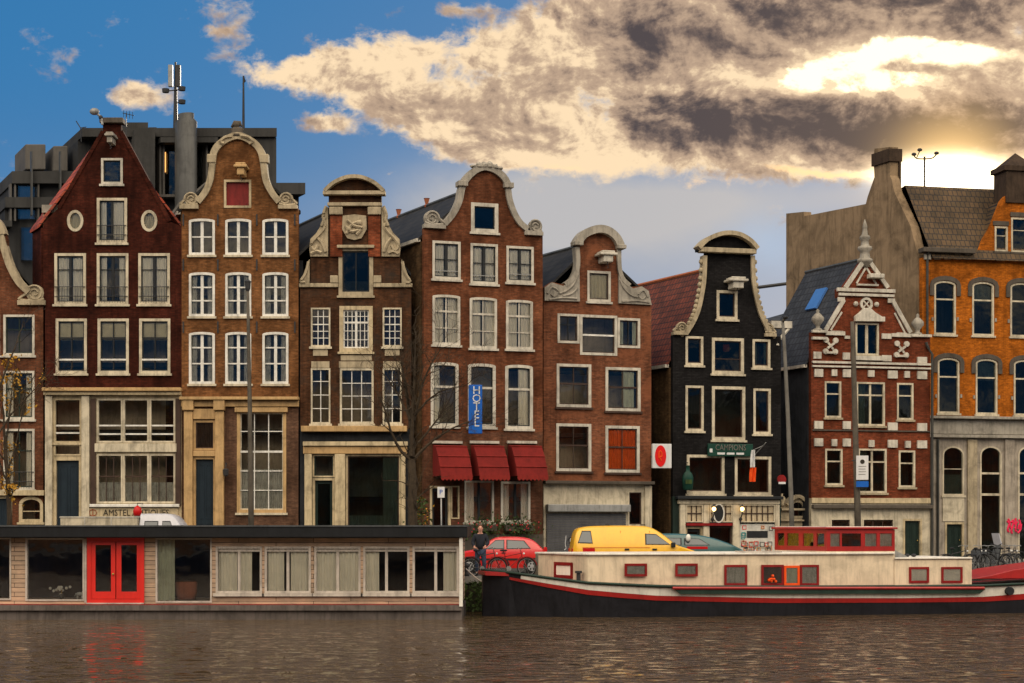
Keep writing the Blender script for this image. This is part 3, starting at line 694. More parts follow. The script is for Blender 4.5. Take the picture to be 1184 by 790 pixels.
# ---- the hotel
T = .32
h = House('canal_house', 'tall red brick bell-gabled hotel with curled grey coping and three red awnings', 'house', 490, 627.5, 76.6, T, -.53, 11)
pl = [(514, 260), (524, 248), (531, 234), (534, 220), (536, 212)]
pt = [(536, 213), (543, 204), (552, 197), (561, 195), (571, 198), (581, 206), (586, 215)]
pr = [(586, 215), (588, 231), (593, 246), (600, 258), (609, 266)]
h.wall([(490, 500), (490, 263), (514, 263)]+crom(pl, 4)+crom(pt, 3)[1:]+crom(pr, 4)[1:]+[(609, 270), (627.5, 271), (627.5, 500)], 'brick_h4')
h.wall([(490, G), (490, 500), (627.5, 500), (627.5, G)], 'brick_h4_low', 'lower_wall')
h.rim(pl, .26, 'stone_grey', side=.1); h.rim(pt, .30, 'stone_grey', side=.15); h.rim(pr, .26, 'stone_grey', side=.1)
for x, y in ((534, 213), (587, 215)): h.box('capital', 'stone_grey', x-5.5, y-3, x+5.5, y+3, -.25, .3, .02)
h.scroll(502, 254, 25, 21, 'stone_grey', 1); h.scroll(616.5, 263, 21, 19, 'stone_grey', -1)
u, z = h.uz(562, 196); m_ = MB()
for k, (dx, hh) in enumerate(((-.6, .12), (-.35, .22), (-.1, .26), (.15, .3), (.4, .2), (.62, .12))): m_.blob((u+dx, -.05, z+.02+hh*.5), (.17, .16, hh*.7), 8, 5, .15, random)
m_.build('gable_crest', 'stone_grey', h.r)
h.win(544.5, 235, 576, 269, 'offwhite', .16, pane='pane_dark', sash='dark')
for x0, x1, y0, y1 in ((500, 532.5, 279, 323), (544, 575.5, 282, 328.5), (585.5, 617, 285, 327)):
    h.win(x0, y0, x1, y1, 'offwhite', .11, bv=((.5, .12),), bh=(.48,), bc='dark', sash='dark', curtain='wide', cm='curtain_white')
    u0, u1, z0, z1 = h.rect(x0+3, y1-10, x1-3, y1-9); MB().box(u0, u1, .0, .03, z0, z1).build('window_bar', 'steel', h.r)
for x0, x1, y0, y1 in ((500, 532, 341, 399), (543, 574.5, 344, 403), (585, 616, 347, 404)):
    h.win(x0, y0, x1, y1, 'offwhite', .11, bv=((.5, .05),), bh=((.31, .09), .68), bc='offwhite', curtain='wide', kind='arch', rise=.08)
for i, (x0, x1, y0, y1) in enumerate(((498, 530, 419, 493), (541, 573, 420.5, 494), (584, 616, 422, 496))):
    h.win(x0, y0, x1, y1, 'offwhite', .13, bh=((.37, .10),), bc='offwhite', sash='dark', curtain=('left', None, 'right2+right')[i], kind='arch', rise=.1)
h.door(497, 562, 521, frame='cream', leaf='dark', light=True); h.win(521.5, 562, 531, 600, 'cream', .05, sill=False)
h.win(537, 556, 571, 604, 'offwhite', .08, bv=((.5, .1),), bc='dark', pane='pane_boat', curtain='left'); h.win(579, 557, 613, 604, 'offwhite', .10, bv=((.5, .1),), bc='dark', pane='pane_boat', curtain='sides')
for x0, x1 in ((499, 537), (543, 579.5), (586, 623)):
    h.box('awning_head', 'offwhite', x0, 510, x1-3, 513, -.12, -.003)
    u0, u1 = h.u(x0+1), h.u(x1-1); za, zb = h.z((x0+x1)/2, 515), h.z((x0+x1)/2, 557)
    du = .28; m_ = MB(); seg = 6; vs = []; fs = []
    pr_ = [(-.05, za), (-.55, za-.08), (-.95, za-(za-zb)*.33), (-1.25, za-(za-zb)*.62), (-1.42, zb+.22)]
    for (v, z) in pr_: vs += [(u0, v, z), (u1, v, z)]
    fs = [(2*i, 2*i+1, 2*i+3, 2*i+2) for i in range(4)]
    n = len(vs); vs += [(u0, -.05, zb+.22), (u1, -.05, zb+.22)]; fs += [(0, 2, 4, 6, 8, n), (1, n+1, 9, 7, 5, 3)]
    m_.add(vs, fs); aw = m_.build('awning', 'awning_red', h.r)
    m_ = MB()
    for (v, z) in pr_[1:4]: m_.tube([(u0, v-.02, z+.01), (u1, v-.02, z+.01)], .028, 5)
    m_.build('awning_rib', 'awning_hem', aw)
    m_ = MB(); nn = 8
    for k in range(nn):
        a, c_ = u0+(u1-u0)*k/nn, u0+(u1-u0)*(k+1)/nn; m_.prism([(a, zb+.24), (c_, zb+.24), (c_, zb+.08), ((a+c_)/2, zb), (a, zb+.08)], -1.44, -1.42)
    m_.build('valance', 'awning_hem', aw)
h.box('stone_plinth', 'stone_dark', 490, 618, 627.5, G, -.06, -.003)
h.body('roof_dark', (557, 218), 278, 283, 'brick_side')
m_ = MB()
for k in (3.2, 5.0): m_.lathe([(.10, 0), (.12, .1), (.07, .14), (.14, .4), (.16, .42)], (h.u(557)+h.kd[0]*k*1.6, h.kd[1]*k*1.6, h.z(557, 218)+.1), 8)
m_.build('roof_vent', 'terracotta', h.r); h.finish(); hotel = h
# hotel sign: a blue blade sign, letters one under another
u, z0 = h.uz(543, 503); z1 = h.z(543, 447)
w_ = Matrix.Translation(h.r.location) @ Matrix.Rotation(h.t, 4, 'Z')
def on(hh, u, v, z): 
    q = Matrix.Translation(hh.r.location) @ Matrix.Rotation(hh.t, 4, 'Z') @ Vector((u, v, z)); return q
q = on(h, u, -.9, 0); sr = root('hotel_sign', 'blue upright sign lettered HOTEL in white, hung on the hotel front', 'sign', (q.x, q.y, GZ+z0), h.t-.25)
MB().box(-.30, .30, -.12, .12, 0, z1-z0).build('sign_box', 'sign_blue', sr, bevel=.03)
for i, ch in enumerate('HOTEL'): text_mesh(ch, .50, 'sign_white', sr, TM(.05, -.13, (z1-z0)*(.88-.165*i)), name='letter')
m_ = MB()
for k in (.25, .8): m_.tube([(0, .1, (z1-z0)*k), (0, 1.0, (z1-z0)*k)], .025, 5)
m_.build('bracket', 'metal_dark', sr)
# planters under the hotel windows
for i, px in enumerate((556, 598)):
    q = on(h, h.u(px), -.25, 0); tr = root('window_planter', ('planter of trailing greenery under the middle ground-floor hotel window', 'bushy planter under the right ground-floor hotel window')[i], 'planter', (q.x, q.y, h.z(px, 606)+GZ-.2), h.t, 'planters under the hotel windows')
    MB().box(-.65, .65, -.15, .15, -.12, .15).build('trough', 'stone_dark', tr, bevel=.02)
    m_ = MB()
    for k in range(420):
        a = Vector((random.gauss(0, .42), random.gauss(-.12, .13), random.gauss(0, .26)+.05)); d = [Vector((random.uniform(-1, 1), random.uniform(-1, 1), random.uniform(-1, 1))).normalized()*.055 for _ in (0, 1)]
        m_.add([a-d[0], a+d[1], a+d[0], a-d[1]], [(0, 1, 2, 3)])
    m_.build('foliage', 'leaf_green', tr)
    m_ = MB()
    for k in range(16): m_.blob((random.gauss(0, .4), -.25+random.gauss(0, .05), random.gauss(.12, .12)), .035, 5, 4)
    m_.build('blossom', 'flower', tr)

# ---- brown-red neck gable with orange curtains
h = House('canal_house', 'red-brown neck-gabled house with orange curtains in one window and a steel shutter', 'house', 628.5, 753, 79.3, T, -.55, 11)
pt = [(667, 284), (674, 274), (684, 269), (693, 267.5), (702, 270), (710, 277), (714.5, 286)]
h.wall([(628.5, 558), (628.5, 350), (629, 332), (638, 326), (650, 329), (661, 325), (667, 312), (668, 286)]+crom(pt, 3)+[(715, 310), (719, 324), (728, 332), (740, 331), (748, 336), (752, 348), (753, 352), (753, 558)], 'brick_h5')
h.wall([(628.5, G), (628.5, 558), (753, 558), (753, G)], 'cream_pale', 'shopfront_wall')
h.rim(pt, .36, 'stone_grey', side=.2, v0=-.3); h.rim([(667, 286), (668, 300), (667, 312), (662, 323), (653, 330)], .2, 'stone_grey', side=-.1); h.rim([(714.5, 287), (715, 310), (719, 323), (727, 331)], .2, 'stone_grey', side=.1)
for x, y in ((667, 282), (716.5, 286)): h.box('capital', 'stone_grey', x-5, y-2, x+5, y+2.5, -.34, .3, .02)
m_ = MB().prism([h.uz(*p) for p in [(629, 348), (629, 333), (637, 327), (650, 331), (661, 326), (669, 312), (669.5, 349)]], -.12, -.003)
for pth in ([(632, 340), (637, 333), (644, 337), (640, 343), (636, 340)], [(646, 340), (655, 336), (663, 328), (667, 318)], [(634, 347), (650, 345), (666, 346)], [(650, 343), (660, 340), (666, 334)]):
    m_.tube(crom([(h.u(a), -.13, h.z(a, b_)) for a, b_ in pth], 4), .06, 5)
m_.build('wing_carving', 'stone_grey', h.r)
m_ = MB().prism([h.uz(*p) for p in [(714.5, 351), (714.5, 314), (721, 326), (731, 334), (741, 331.5), (749, 337), (752.5, 353)]], -.12, -.003)
for pth in ([(748, 344), (743, 336), (737, 341), (741, 347), (745, 344)], [(736, 344), (728, 341), (720, 333), (716, 324)], [(750, 350), (735, 348), (718, 349)]):
    m_.tube(crom([(h.u(a), -.13, h.z(a, b_)) for a, b_ in pth], 4), .06, 5)
m_.build('wing_carving', 'stone_grey', h.r)
h.hoist(697, 299, 21, 13, 'offwhite')
h.win(679, 313.5, 706, 349, 'offwhite', .11, sash='brown', sw=.05, curtain='full', cm='blind_or_backing')
h.win(644.5, 363, 670, 397, 'offwhite', .11, bv=(.5,), bh=(.35,), bc='dark', sash='brown', sill=False); h.win(714, 368, 740, 402.5, 'offwhite', .11, bv=(.5,), bc='dark', sash='brown', sill=False, curtain='sides', cm='curtain_green')
h.win(670.5, 364.5, 713.5, 411, 'offwhite', .12, bh=((.5, .08),), bc='white', sash='brown', sill=False)
for i, (x0, x1, y0, y1) in enumerate(((643.5, 683.5, 421, 471), (700, 740.5, 425, 475.5), (643, 683.5, 490, 545), (700, 739.5, 492.5, 546.5))):
    h.win(x0, y0, x1, y1, 'offwhite', .13, bv=(.5,), bh=((.45, .07),), bc='brown', sash='brown', bw=.03, curtain=(None, 'right2', None, 'full')[i], cm='curtain_orange' if i == 3 else 'curtain_green', sill=True, sillmat='brown')
u0, u1, z0, z1 = h.rect(646.5, 498, 650, 542); 
h.box('cornice', 'stone_dark', 628, 556.5, 754, 560, -.35, -.003, .02)
h.box('shutter_box', 'steel', 630.5, 583.5, 726, 592, -.4, -.003, .03)
u0, u1, z0, z1 = h.rect(631.5, 593, 723, 600); z0 = .05; m_ = MB(); n = int((z1-z0)/.11)
for k in range(n): m_.box(u0, u1, -.08-.012*(k % 2), -.004, z0+k*.11, z0+k*.11+.098)
sh = m_.build('roller_shutter', 'shutter_grey', h.r)
m_ = MB(); rr = random.Random(3)
for k in range(9):
    x = u0+.3+rr.random()*(u1-u0-.9); z = .75+rr.random()*.8; pts = [(x+.11*j, -.10, z+rr.uniform(-.2, .2)) for j in range(6)]
    m_.tube(crom(pts, 3), .02, 4)
m_.build('graffiti', 'graffiti_black', sh)
m_ = MB()
for k in range(4):
    x = u0+.8+k*.3; m_.tube(crom([(x+.15*rr.random(), -.10, .65+.16*j+rr.uniform(-.06, .06)) for j in range(5)], 3), .022, 4)
m_.build('graffiti', 'sign_white', sh)
h.win(726, 568, 743, 608, 'cream_pale', .06, sill=False, sash='brown', pane='pane_dark'); h.box('pilaster', 'cream_pale', 745, 562, 753, G, -.1, -.003, .02)
h.body('roof_dark', (690, 283), 345, 345, 'black_wall'); h.finish()
m_ = MB()
q = on(h, h.u(753), -.6, h.z(753, 542)); sr = root('round_logo_sign', 'square grey-white projecting sign with a bright red oval on it', 'sign', (q.x, q.y, q.z), h.t-.1)
sz = h.z(753, 514)-h.z(753, 542); MB().box(-.2, .72, -.1, .1, 0, sz).build('sign_box', 'sign_white', sr, bevel=.02)
d = MB().prism([(.18+.27*math.cos(PI*k/10), sz/2+.50*math.sin(PI*k/10)) for k in range(20)], -.125, -.101).build('red_oval', 'sign_red', sr)
m_ = MB(); m_.tube(crom([(.10, -.135, sz/2-.1), (.10, -.135, sz/2+.18), (.2, -.135, sz/2+.2), (.24, -.135, sz/2), (.14, -.135, sz/2-.05), (.2, -.135, sz/2-.22)], 3), .03, 4); m_.build('emblem', 'flag_orange', d)
MB().tube([(-.1, 0, sz*.5), (-.1, .6, sz*.5)], .03, 5).build('bracket', 'metal_dark', sr)

# ---- the black pub
T6 = .24
h = House('canal_house', 'black-painted brick house with a bulging neck gable and a pub on its ground floor', 'house', 778, 903, 81.6, T6, -.52, 11)
cl = [(794, 387), (802, 374), (808, 360), (812, 343), (815, 322), (816, 296)]; cr = [(868, 296), (869, 322), (872, 343), (877, 362), (883, 376), (890, 389)]
ped = [(806, 288), (815, 279), (828, 273), (840, 271), (853, 273), (865, 280), (873, 289)]
h.wall([(778, 574), (778, 386), (794, 387.5)]+crom(cl, 4)+[(816, 291), (806, 291)]+crom(ped, 3)+[(873, 291), (868, 291)]+crom(cr, 4)+[(903, 389), (903, 574)], 'brick_black')
h.wall([(778, G), (778, 574), (903, 574), (903, G)], 'darkgreen', 'pub_front')
h.rim(ped, .2, 'stone_cream', 'pediment_coping', v0=-.4, side=.1); h.box('cornice', 'stone_cream', 808, 288, 872, 293.5, -.34, .2, .02)
h.rim(cl, .2, 'stone_cream', side=.35); h.rim(cr, .2, 'stone_cream', side=.35)
for k, p in enumerate(crom(cl, 3)):
    if p[1] > 300: MB().blob((h.u(p[0])-.22, .0, h.z(*p)), (.12, .12, .13), 7, 5).build('coping_bead', 'stone_cream', h.r)
for k, p in enumerate(crom(cr, 3)):
    if p[1] > 300: MB().blob((h.u(p[0])+.22, .0, h.z(*p)), (.10, .12, .12), 7, 5).build('coping_bead', 'stone_cream', h.r)
h.scroll(786, 380, 17, 15, 'stone_cream', -1); h.scroll(890, 381, 13, 17, 'stone_cream', 1)
h.hoist(847.5, 329, 23, 13, 'offwhite')
h.win(828.5, 336, 852.5, 369.5, 'cream_pale', .13, pane='pane_dark', sash='brown')
FR = dict(frame='cream_pale', sash='brown', sw=.05, pane='pane_dark')
h.win(792.5, 389, 813, 422.5, ft=.11, **FR); h.win(823, 391, 860, 432.5, ft=.14, bh=(.6,), bw=.03, bc='brown', **FR); h.win(870, 392.5, 890.5, 425.5, ft=.11, curtain='sides', cm='curtain_green', **FR)
h.win(792.5, 446, 813.5, 498.5, ft=.11, **FR); h.win(823, 447, 861.5, 509, ft=.14, **FR); h.win(871, 449.5, 891, 502, ft=.11, **FR)
h.win(794, 526, 837.5, 571, ft=.13, **FR); h.win(849.5, 528, 891.5, 572.5, ft=.13, **FR)
m_ = MB(); u, z = h.uz(841, 402); m_.box(u-.16, u+.16, .16, .2, z-.17, z+.17); m_.build('window_picture', 'flag_orange', h.r)
h.box('cornice', 'dark', 780, 574, 902, 577.5, -.45, -.003, .02); h.box('fascia', 'cream_pale', 783, 578, 900, 583, -.22, -.003, .02)
for x0, x1 in ((785, 791.5), (812, 819), (846, 854), (895, 900)): h.box('pilaster', 'cream_pale', x0, 583.5, x1, G, -.18, -.003, .02)
for x0, x1, nv in ((792, 811.5, 3), (819.5, 845.5, 4), (854.5, 894.5, 6)):
    h.win(x0, 583.5, x1, 604, 'cream_pale', .05, bv=[i/nv for i in range(1, nv)], bh=(.5,), bc='brown', bw=.04, sill=False, pane='pub_pane', hole=False, recess=-.14)
u, z = h.uz(829.5, 593.5); m_ = MB(); m_.prism([(u+.24*math.cos(PI*k/10), z+.40*math.sin(PI*k/10)) for k in range(20)], -.18, -.10); o = m_.build('oval_plaque', 'dark', h.r)
m_ = MB(); m_.ribbon([(u+.26*math.cos(PI*k/10), z+.43*math.sin(PI*k/10)) for k in range(21)], .06, -.2, -.1); m_.build('plaque_rim', 'white', o)
h.box('red_valance', 'red_rail', 792, 605, 845, 608, -.25, -.003); h.door(792, 609, 812, leaf='dark', light=True); h.win(819.5, 609, 845.5, 638, 'brown', .05, sill=False, pane='pane_dark')
u0, u1, z0, z1 = h.rect(855, 606, 895, 640); z0 = .1
pw = MB().box(u0, u1, -.06, -.003, z0, z1).build('poster_board', 'poster_white', h.r)
u_, ux, za, zb = h.rect(863, 614, 887, 622); MB().box(u_, ux, -.075, -.062, za, zb).build('board_window', 'dark', pw)
rr = random.Random(5)
for mname in ('ink', 'poster_teal', 'poster_orange', 'sign_red', 'pub_pane', 'ink'):
    m_ = MB(); cnt = 0
    while cnt < 7:
        x = rr.uniform(u0+.15, u1-.15); z = rr.uniform(z0+.1, z1-.15)
        if u_-.15 < x < ux+.15 and za-.15 < z < zb+.15: continue
        a = rr.uniform(.05, .12); m_ = MB().ribbon([(x-a, z-a), (x+a, z-a), (x+a, z+a), (x-a, z+a), (x-a, z-a)], .03, -.075-.004*cnt, -.062); m_.build('poster', mname, pw); cnt += 1
h.body('roof_red', (841, 310), 424, 424, 'brick_side'); h.finish(); pub = h
# eaves gutter box on the right shoulder
m_ = MB(); h.mb(m_, 893, 371, 917, 379, .1, .6); m_.tube([on2 for on2 in [(h.u(914), .2, h.z(914, 379)), (h.u(900), .1, h.z(900, 395)), (h.u(899), .0, h.z(899, 400))]], .08, 6); m_.build('gutter_box', 'offwhite', h.r)
# pub sign, lamps, flag, bottle sign
z = h.z(843, 528); q = on(h, h.u(843), -.14, z); sr = root('pub_name_board', 'dark green board with pale lettering above the first-floor windows of the black house', 'sign', (q.x, q.y, q.z), h.t)
hw = (h.u(869)-h.u(817))/2; hh_ = h.z(843, 513.5)-z
MB().box(-hw, hw, -.06, .06, 0, hh_).build('board', 'sign_green', sr, bevel=.02)
text_mesh("CAMPIONS", .40, 'pole_grey', sr, TM(0, -.075, hh_*.68), width=hw*1.35, name='lettering')
m_ = MB()
for k in (-1, 0, 1): m_.box(k*.48-.19, k*.48+.19, -.075, -.062, hh_*.14, hh_*.30)
m_.build('small_lettering', 'sign_white', sr); MB().box(-hw+.08, -hw+.22, -.075, -.062, hh_*.3, hh_*.6).build('emblem', 'sign_white', sr)
for i, px in enumerate((822, 854.5)):
    q = on(h, h.u(px), -.42, h.z(px, 590)); lr = root('wall_lamp', ('lit amber lamp beside the oval plaque on the pub front', 'lit amber lamp on the pub front, between the two glazed bays')[i], 'lamp', (q.x, q.y, q.z), h.t, 'lit lamps on the pub front')
    MB().blob((0, 0, .05), (.10, .10, .11), 10, 8).build('lamp_globe', 'lamp_glow', lr, True)
    m_ = MB(); m_.lathe([(.03, .26), (.13, .18), (.12, .15)], n=8); m_.tube([(0, 0, -.08), (0, .02, -.2), (0, .22, -.45), (0, .22, -.6)], .03, 5); m_.blob((0, .2, -.42), .09, 6, 5); m_.build('bracket', 'metal_dark', lr)
q = on(h, h.u(872), -.1, h.z(872, 526)); fr_ = root('flag', 'drooping orange and white flag on a slanted pole in front of the right pub window', 'flag', (q.x, q.y, q.z), h.t)
MB().tube([(0, 0, 0), (.28, -.7, .55)], .022, 5).build('flag_pole', 'steel', fr_)
def cloth(z0, z1, w0, w1, mat, cx=-.28):
    vs = []; fs = []; n = 10
    for i in range(n+1):
        t = i/n; zz = z0+(z1-z0)*t; w = w0+(w1-w0)*t
        for j in range(7): s_ = j/6; vs.append((cx+w*(s_-.5), -.45+.07*math.sin(s_*11+t*3), zz))
    for i in range(n):
        for j in range(6): a = i*7+j; fs.append((a, a+1, a+8, a+7))
    return MB().add(vs, fs).build('flag_cloth', mat, fr_)
cloth(.2, -.62, .16, .26, 'flag_white'); cloth(-.62, -1.3, .28, .34, 'flag_orange'); MB().tube([(.2, -.5, .4), (-.28, -.45, .2), (-.35, -.44, -.4)], .015, 4).build('cord', 'steel', fr_)
q = on(h, h.u(792.5), -.35, h.z(792.5, 566)); br_ = root('bottle_sign', 'green bottle-shaped sign hanging at the left corner of the black pub house', 'sign', (q.x, q.y, q.z), h.t)
MB().lathe([(.10, -.05), (.26, 0), (.28, .55), (.2, .75), (.10, .85), (.09, 1.1), (.12, 1.12)], n=10, sy=.4).build('bottle_board', 'sign_green', br_, True); MB().box(-.16, .16, -.13, -.115, .25, .45).build('bottle_label', 'leaf_green', br_)
MB().tube([(0, 0, 1.12), (0, 0, 1.25), (0, .35, 1.25)], .02, 5).build('bracket', 'metal_dark', br_)
q = on(h, h.u(900), -.4, h.z(900, 560)); br_ = root('projecting_sign', 'tiny dark round sign with a pale bar at the black house right corner', 'sign', (q.x, q.y, q.z), h.t)
MB().prism([(.22*math.cos(PI*k/8), .22+.22*math.sin(PI*k/8)) for k in range(16)], -.05, .05).build('sign_disc', 'red_rail', br_); MB().box(-.18, .18, -.07, -.055, .0, .1).build('sign_bar', 'sign_white', br_); MB().tube([(0, 0, .3), (0, .4, .3)], .02, 5).build('bracket', 'metal_dark', br_)

# ---- low ornate cream gateway in the gap
g_ = House('ornate_gateway', 'low cream baroque gateway between the black pub and the red and white house', 'gateway', 902, 940, 84.6, T6, -.5, 1)
g_.wall([(902, G), (902, 586), (906, 584)]+crom([(910, 582), (916, 575), (922, 572), (928, 575), (933, 582)], 3)+[(937, 584), (940, 586), (940, G)], 'stone_cream')
g_.rim([(909, 584), (915, 577), (922, 574), (928, 577), (934, 584)], .16, 'stone_cream', 'coping', v0=-.2); g_.box('cornice', 'stone_cream', 902, 588, 940, 590.5, -.22, -.003, .02); g_.box('cornice', 'stone_cream', 902, 601, 940, 603, -.16, -.003, .02)
for x in (904, 938): u, z = g_.uz(x, 585); MB().lathe([(.14, 0), (.10, .1), (.2, .3), (.14, .45), (.04, .5), (.07, .6)], (u, 0, z), 10).build('finial', 'stone_cream', g_.r, True)
g_.win(914, 578.5, 930, 599, 'stone_cream', .1, kind='arch', rise=.3, sill=False, pane='pane_dark'); g_.door(914, 610, 930, frame='stone_cream'); g_.finish()
# ---- red and white neo-renaissance house
T7 = .23
h = House('canal_house', 'narrow red brick house banded with white blocks, stepped gable topped by a tall white finial', 'house', 938, 1075.5, 84.2, T7, -.47, 11)
h.wall([(938, 576), (938, 384), (954, 382), (975, 345), (968, 344), (968, 334), (974, 333), (1000, 296), (1002, 296), (1028, 333), (1034, 336), (1034, 346), (1031, 347), (1053, 386), (1075.5, 389), (1075.5, 576)], 'brick_h7')
h.wall([(938, G), (938, 576), (1075.5, 576), (1075.5, G)], 'cream_pale', 'ground_floor_wall')
WS = 'offwhite'
def strips(hh, name, mat, L, v=-.08):
    for x0, y0, x1, y1 in L: hh.box(name, mat, x0, y0, x1, y1, v, -.003)
def slope(hh, name, mat, a, b_, w, v=-.12):
    return MB().ribbon([hh.uz(*a), hh.uz(*b_)], w, v, -.003).build(name, mat, hh.r)
for a, b_ in (((1000, 299), (977, 333)), ((1002, 299), (1026, 333)), ((975, 347), (954, 382)), ((1032, 349), (1052, 385))): slope(h, 'gable_coping', WS, a, b_, .2)
for a, b_ in (((1001, 309), (990, 328)), ((1001, 309), (1013, 329)), ((973, 361), (960, 382)), ((1034, 362), (1046, 385))): slope(h, 'raking_band', WS, a, b_, .09, -.06)
strips(h, 'stone_band', WS, [(967, 334, 1034, 338), (969, 340, 1033, 343), (954, 383.5, 976, 388), (960, 383, 974, 384.5), (1030, 386, 1054, 390), (1036, 385, 1047, 386), (938.5, 419, 1075, 421.5), (938.5, 424, 1075, 426)], -.14)
strips(h, 'stone_band', WS, [(938, 382, 954.5, 385), (938, 390, 954.5, 393), (1060-8, 387, 1075.5, 390), (985, 412, 1020, 417), (990, 329, 1014, 331)], -.2)
strips(h, 'stone_block', WS, [(968, 344, 976, 349), (1026, 345.5, 1034, 350.5), (940, 407, 949, 415), (974, 408, 982, 416), (1019, 386, 1030, 392), (1019, 411, 1030, 418), (1060, 413, 1071, 420), (976, 388.5, 982, 392)], -.1)
for yy in (427, 487, 507): strips(h, 'stone_block', WS, [(941, yy, 951, yy+9), (974, yy+.3, 983, yy+9.3), (1026, yy+1.8, 1037, yy+10.8), (1060, yy+2.5, 1071, yy+11.5)], -.1)
strips(h, 'keystone', WS, [(961, 427.5, 967, 435), (1003, 428.5, 1010, 436), (1045, 429.5, 1051, 437), (961, 508, 967, 516), (1004, 509, 1010, 517), (1046, 510, 1052, 518)], -.12)
strips(h, 'stone_band', 'stone_dark', [(939, 497.5, 1075, 499)], -.08)
# quatrefoil panels
for cx, cy in ((959, 400), (1041, 404)):
    m_ = MB()
    for dx, dy in ((-4.5, -6.5), (6.5, -6), (-5, 6.5), (6, 7)): u, z = h.uz(cx+dx, cy+dy); m_.prism([(u+.14*math.cos(PI*k/5), z+.14*math.sin(PI*k/5)) for k in range(10)], -.12, -.003)
    for a, b_ in (((-5, 8), (7, 8)), ((-3, 3), (5, -3)), ((-2, -4), (4, 4))): m_.ribbon([h.uz(cx+a[0], cy+a[1]), h.uz(cx+b_[0], cy+b_[1])], .1, -.1-.01*a[1], -.003)
    m_.build('panel_ornament', WS, h.r)
u, z = h.uz(1001, 352); m_ = MB(); m_.ribbon([(u+.27*math.cos(PI*k/8), z+.27*math.sin(PI*k/8)) for k in range(17)], .12, -.12, -.003)
for k in (-1, 1): m_.ribbon([(u-.2*k, z-.2), (u+.2*k, z+.2)], .06, -.10+.01*k, -.003); m_.blob((u+.55*k, -.06, z), .13, 8, 5)
m_.build('round_ornament', WS, h.r)
P = [h.uz(*p) for p in ((987, 372), (987, 366), (992, 362), (997, 357), (1004, 356.5), (1010, 362), (1018, 367), (1021, 367), (1021, 372.5))]
MB().prism(P, -.25, -.003).build('window_pediment', WS, h.r, bevel=.02)
h.box('corbel_stone', WS, 1002, 318, 1018, 323, -.5, -.003, .03)
u, z = h.uz(1001, 297); MB().lathe([(.24, -.5), (.30, -.3), (.38, -.25), (.38, -.12), (.26, -.05), (.22, .25), (.36, .38), (.34, .5), (.2, .56), (.18, .8), (.27, .92), (.24, 1.02), (.15, 1.1), (.11, 1.4), (.13, 1.46), (.05, 1.75), (.01, 1.85)], (u, .1, z), 14).build('finial', 'stone_grey', h.r, True)
for x, y in ((945.5, 383), (1061, 388)):
    u, z = h.uz(x, y); MB().lathe([(.2, 0), (.22, .1), (.1, .16), (.12, .28), (.30, .5), (.30, .66), (.16, .82), (.07, .9), (.09, 1.0), (.02, 1.08)], (u, 0, z), 12).build('urn', 'stone_grey', h.r, True)
W7 = dict(frame='cream_pale', ft=.09, bc='cream_pale', sillmat='stone_cream', pane='pane_dark')
h.win(989, 373.5, 1016, 411, bv=((.5, .14),), **W7)
for x0, x1, y0, y1 in ((953.5, 972.5, 441, 483), (1037, 1056, 443, 485.5), (957-3, 976-2, 519, 561), (1041-2, 1060-2, 521, 563.5)): h.win(x0, y0, x1, y1, bv=(), bh=((.33, .07),), **W7)
h.win(990, 442, 1023, 492.5, bv=((.5, .1),), bh=((.28, .08),), curtain='left', cm='curtain_green', **W7); h.win(992, 519, 1025, 570, bv=((.5, .1),), bh=((.28, .08),), curtain='left', cm='curtain_green', **W7)
h.box('stone_band', 'cream', 938, 576, 1075, 582, -.1, -.003); h.box('string_course', 'stone_dark', 938, 584, 1076, 588, -.3, -.003, .02)
for x0, x1, y1 in ((960, 984, 640), (997, 1034, 640)): h.win(x0, 599.5, x1, y1, 'cream_pale', .07, bv=() if x0 < 990 else (.33, .66), bc='brown', sash='brown')
h.door(1044, 600, 1066, leaf='darkgreen')
h.body('roof_slate', (1001, 303), 424, 424, 'black_wall', dep=4.6)
# skylight lies on the left slope
D = h.kd; W = h.W; um, zr, ze = h.u(1001), h.z(1001, 303), h.z(938, 424)
def roofpt(t, d, off=.0): x = -.12+(um+.12)*t; return (x+D[0]*d-off*.8, D[1]*d, ze+(zr-ze)*t+.14+off*.6)
m_ = MB(); a = [roofpt(.56, 1.75, .04), roofpt(.56, 2.6, .04), roofpt(.76, 2.6, .04), roofpt(.76, 1.75, .04)]; c_ = [roofpt(.56, 1.75, .14), roofpt(.56, 2.6, .14), roofpt(.76, 2.6, .14), roofpt(.76, 1.75, .14)]
m_.add(a+c_, [(0,1,2,3),(4,7,6,5),(0,4,5,1),(1,5,6,2),(2,6,7,3),(3,7,4,0)]); m_.build('skylight', 'skyglass', h.r)
h.finish()
# drainpipe between the last two houses
q = on(h, h.u(1076.5), -.12, 0); o = MB().tube([(0, 0, 0), (0, 0, h.z(1076, 410)), (-.25, 0, h.z(1076, 400)), (-.3, 0, h.z(1076, 396))], .07, 6).build('drainpipe', 'pipe', None, loc=(q.x, q.y, GZ)); tag(o, 'dark drainpipe running down between the red house and the amber brick building', 'drainpipe')

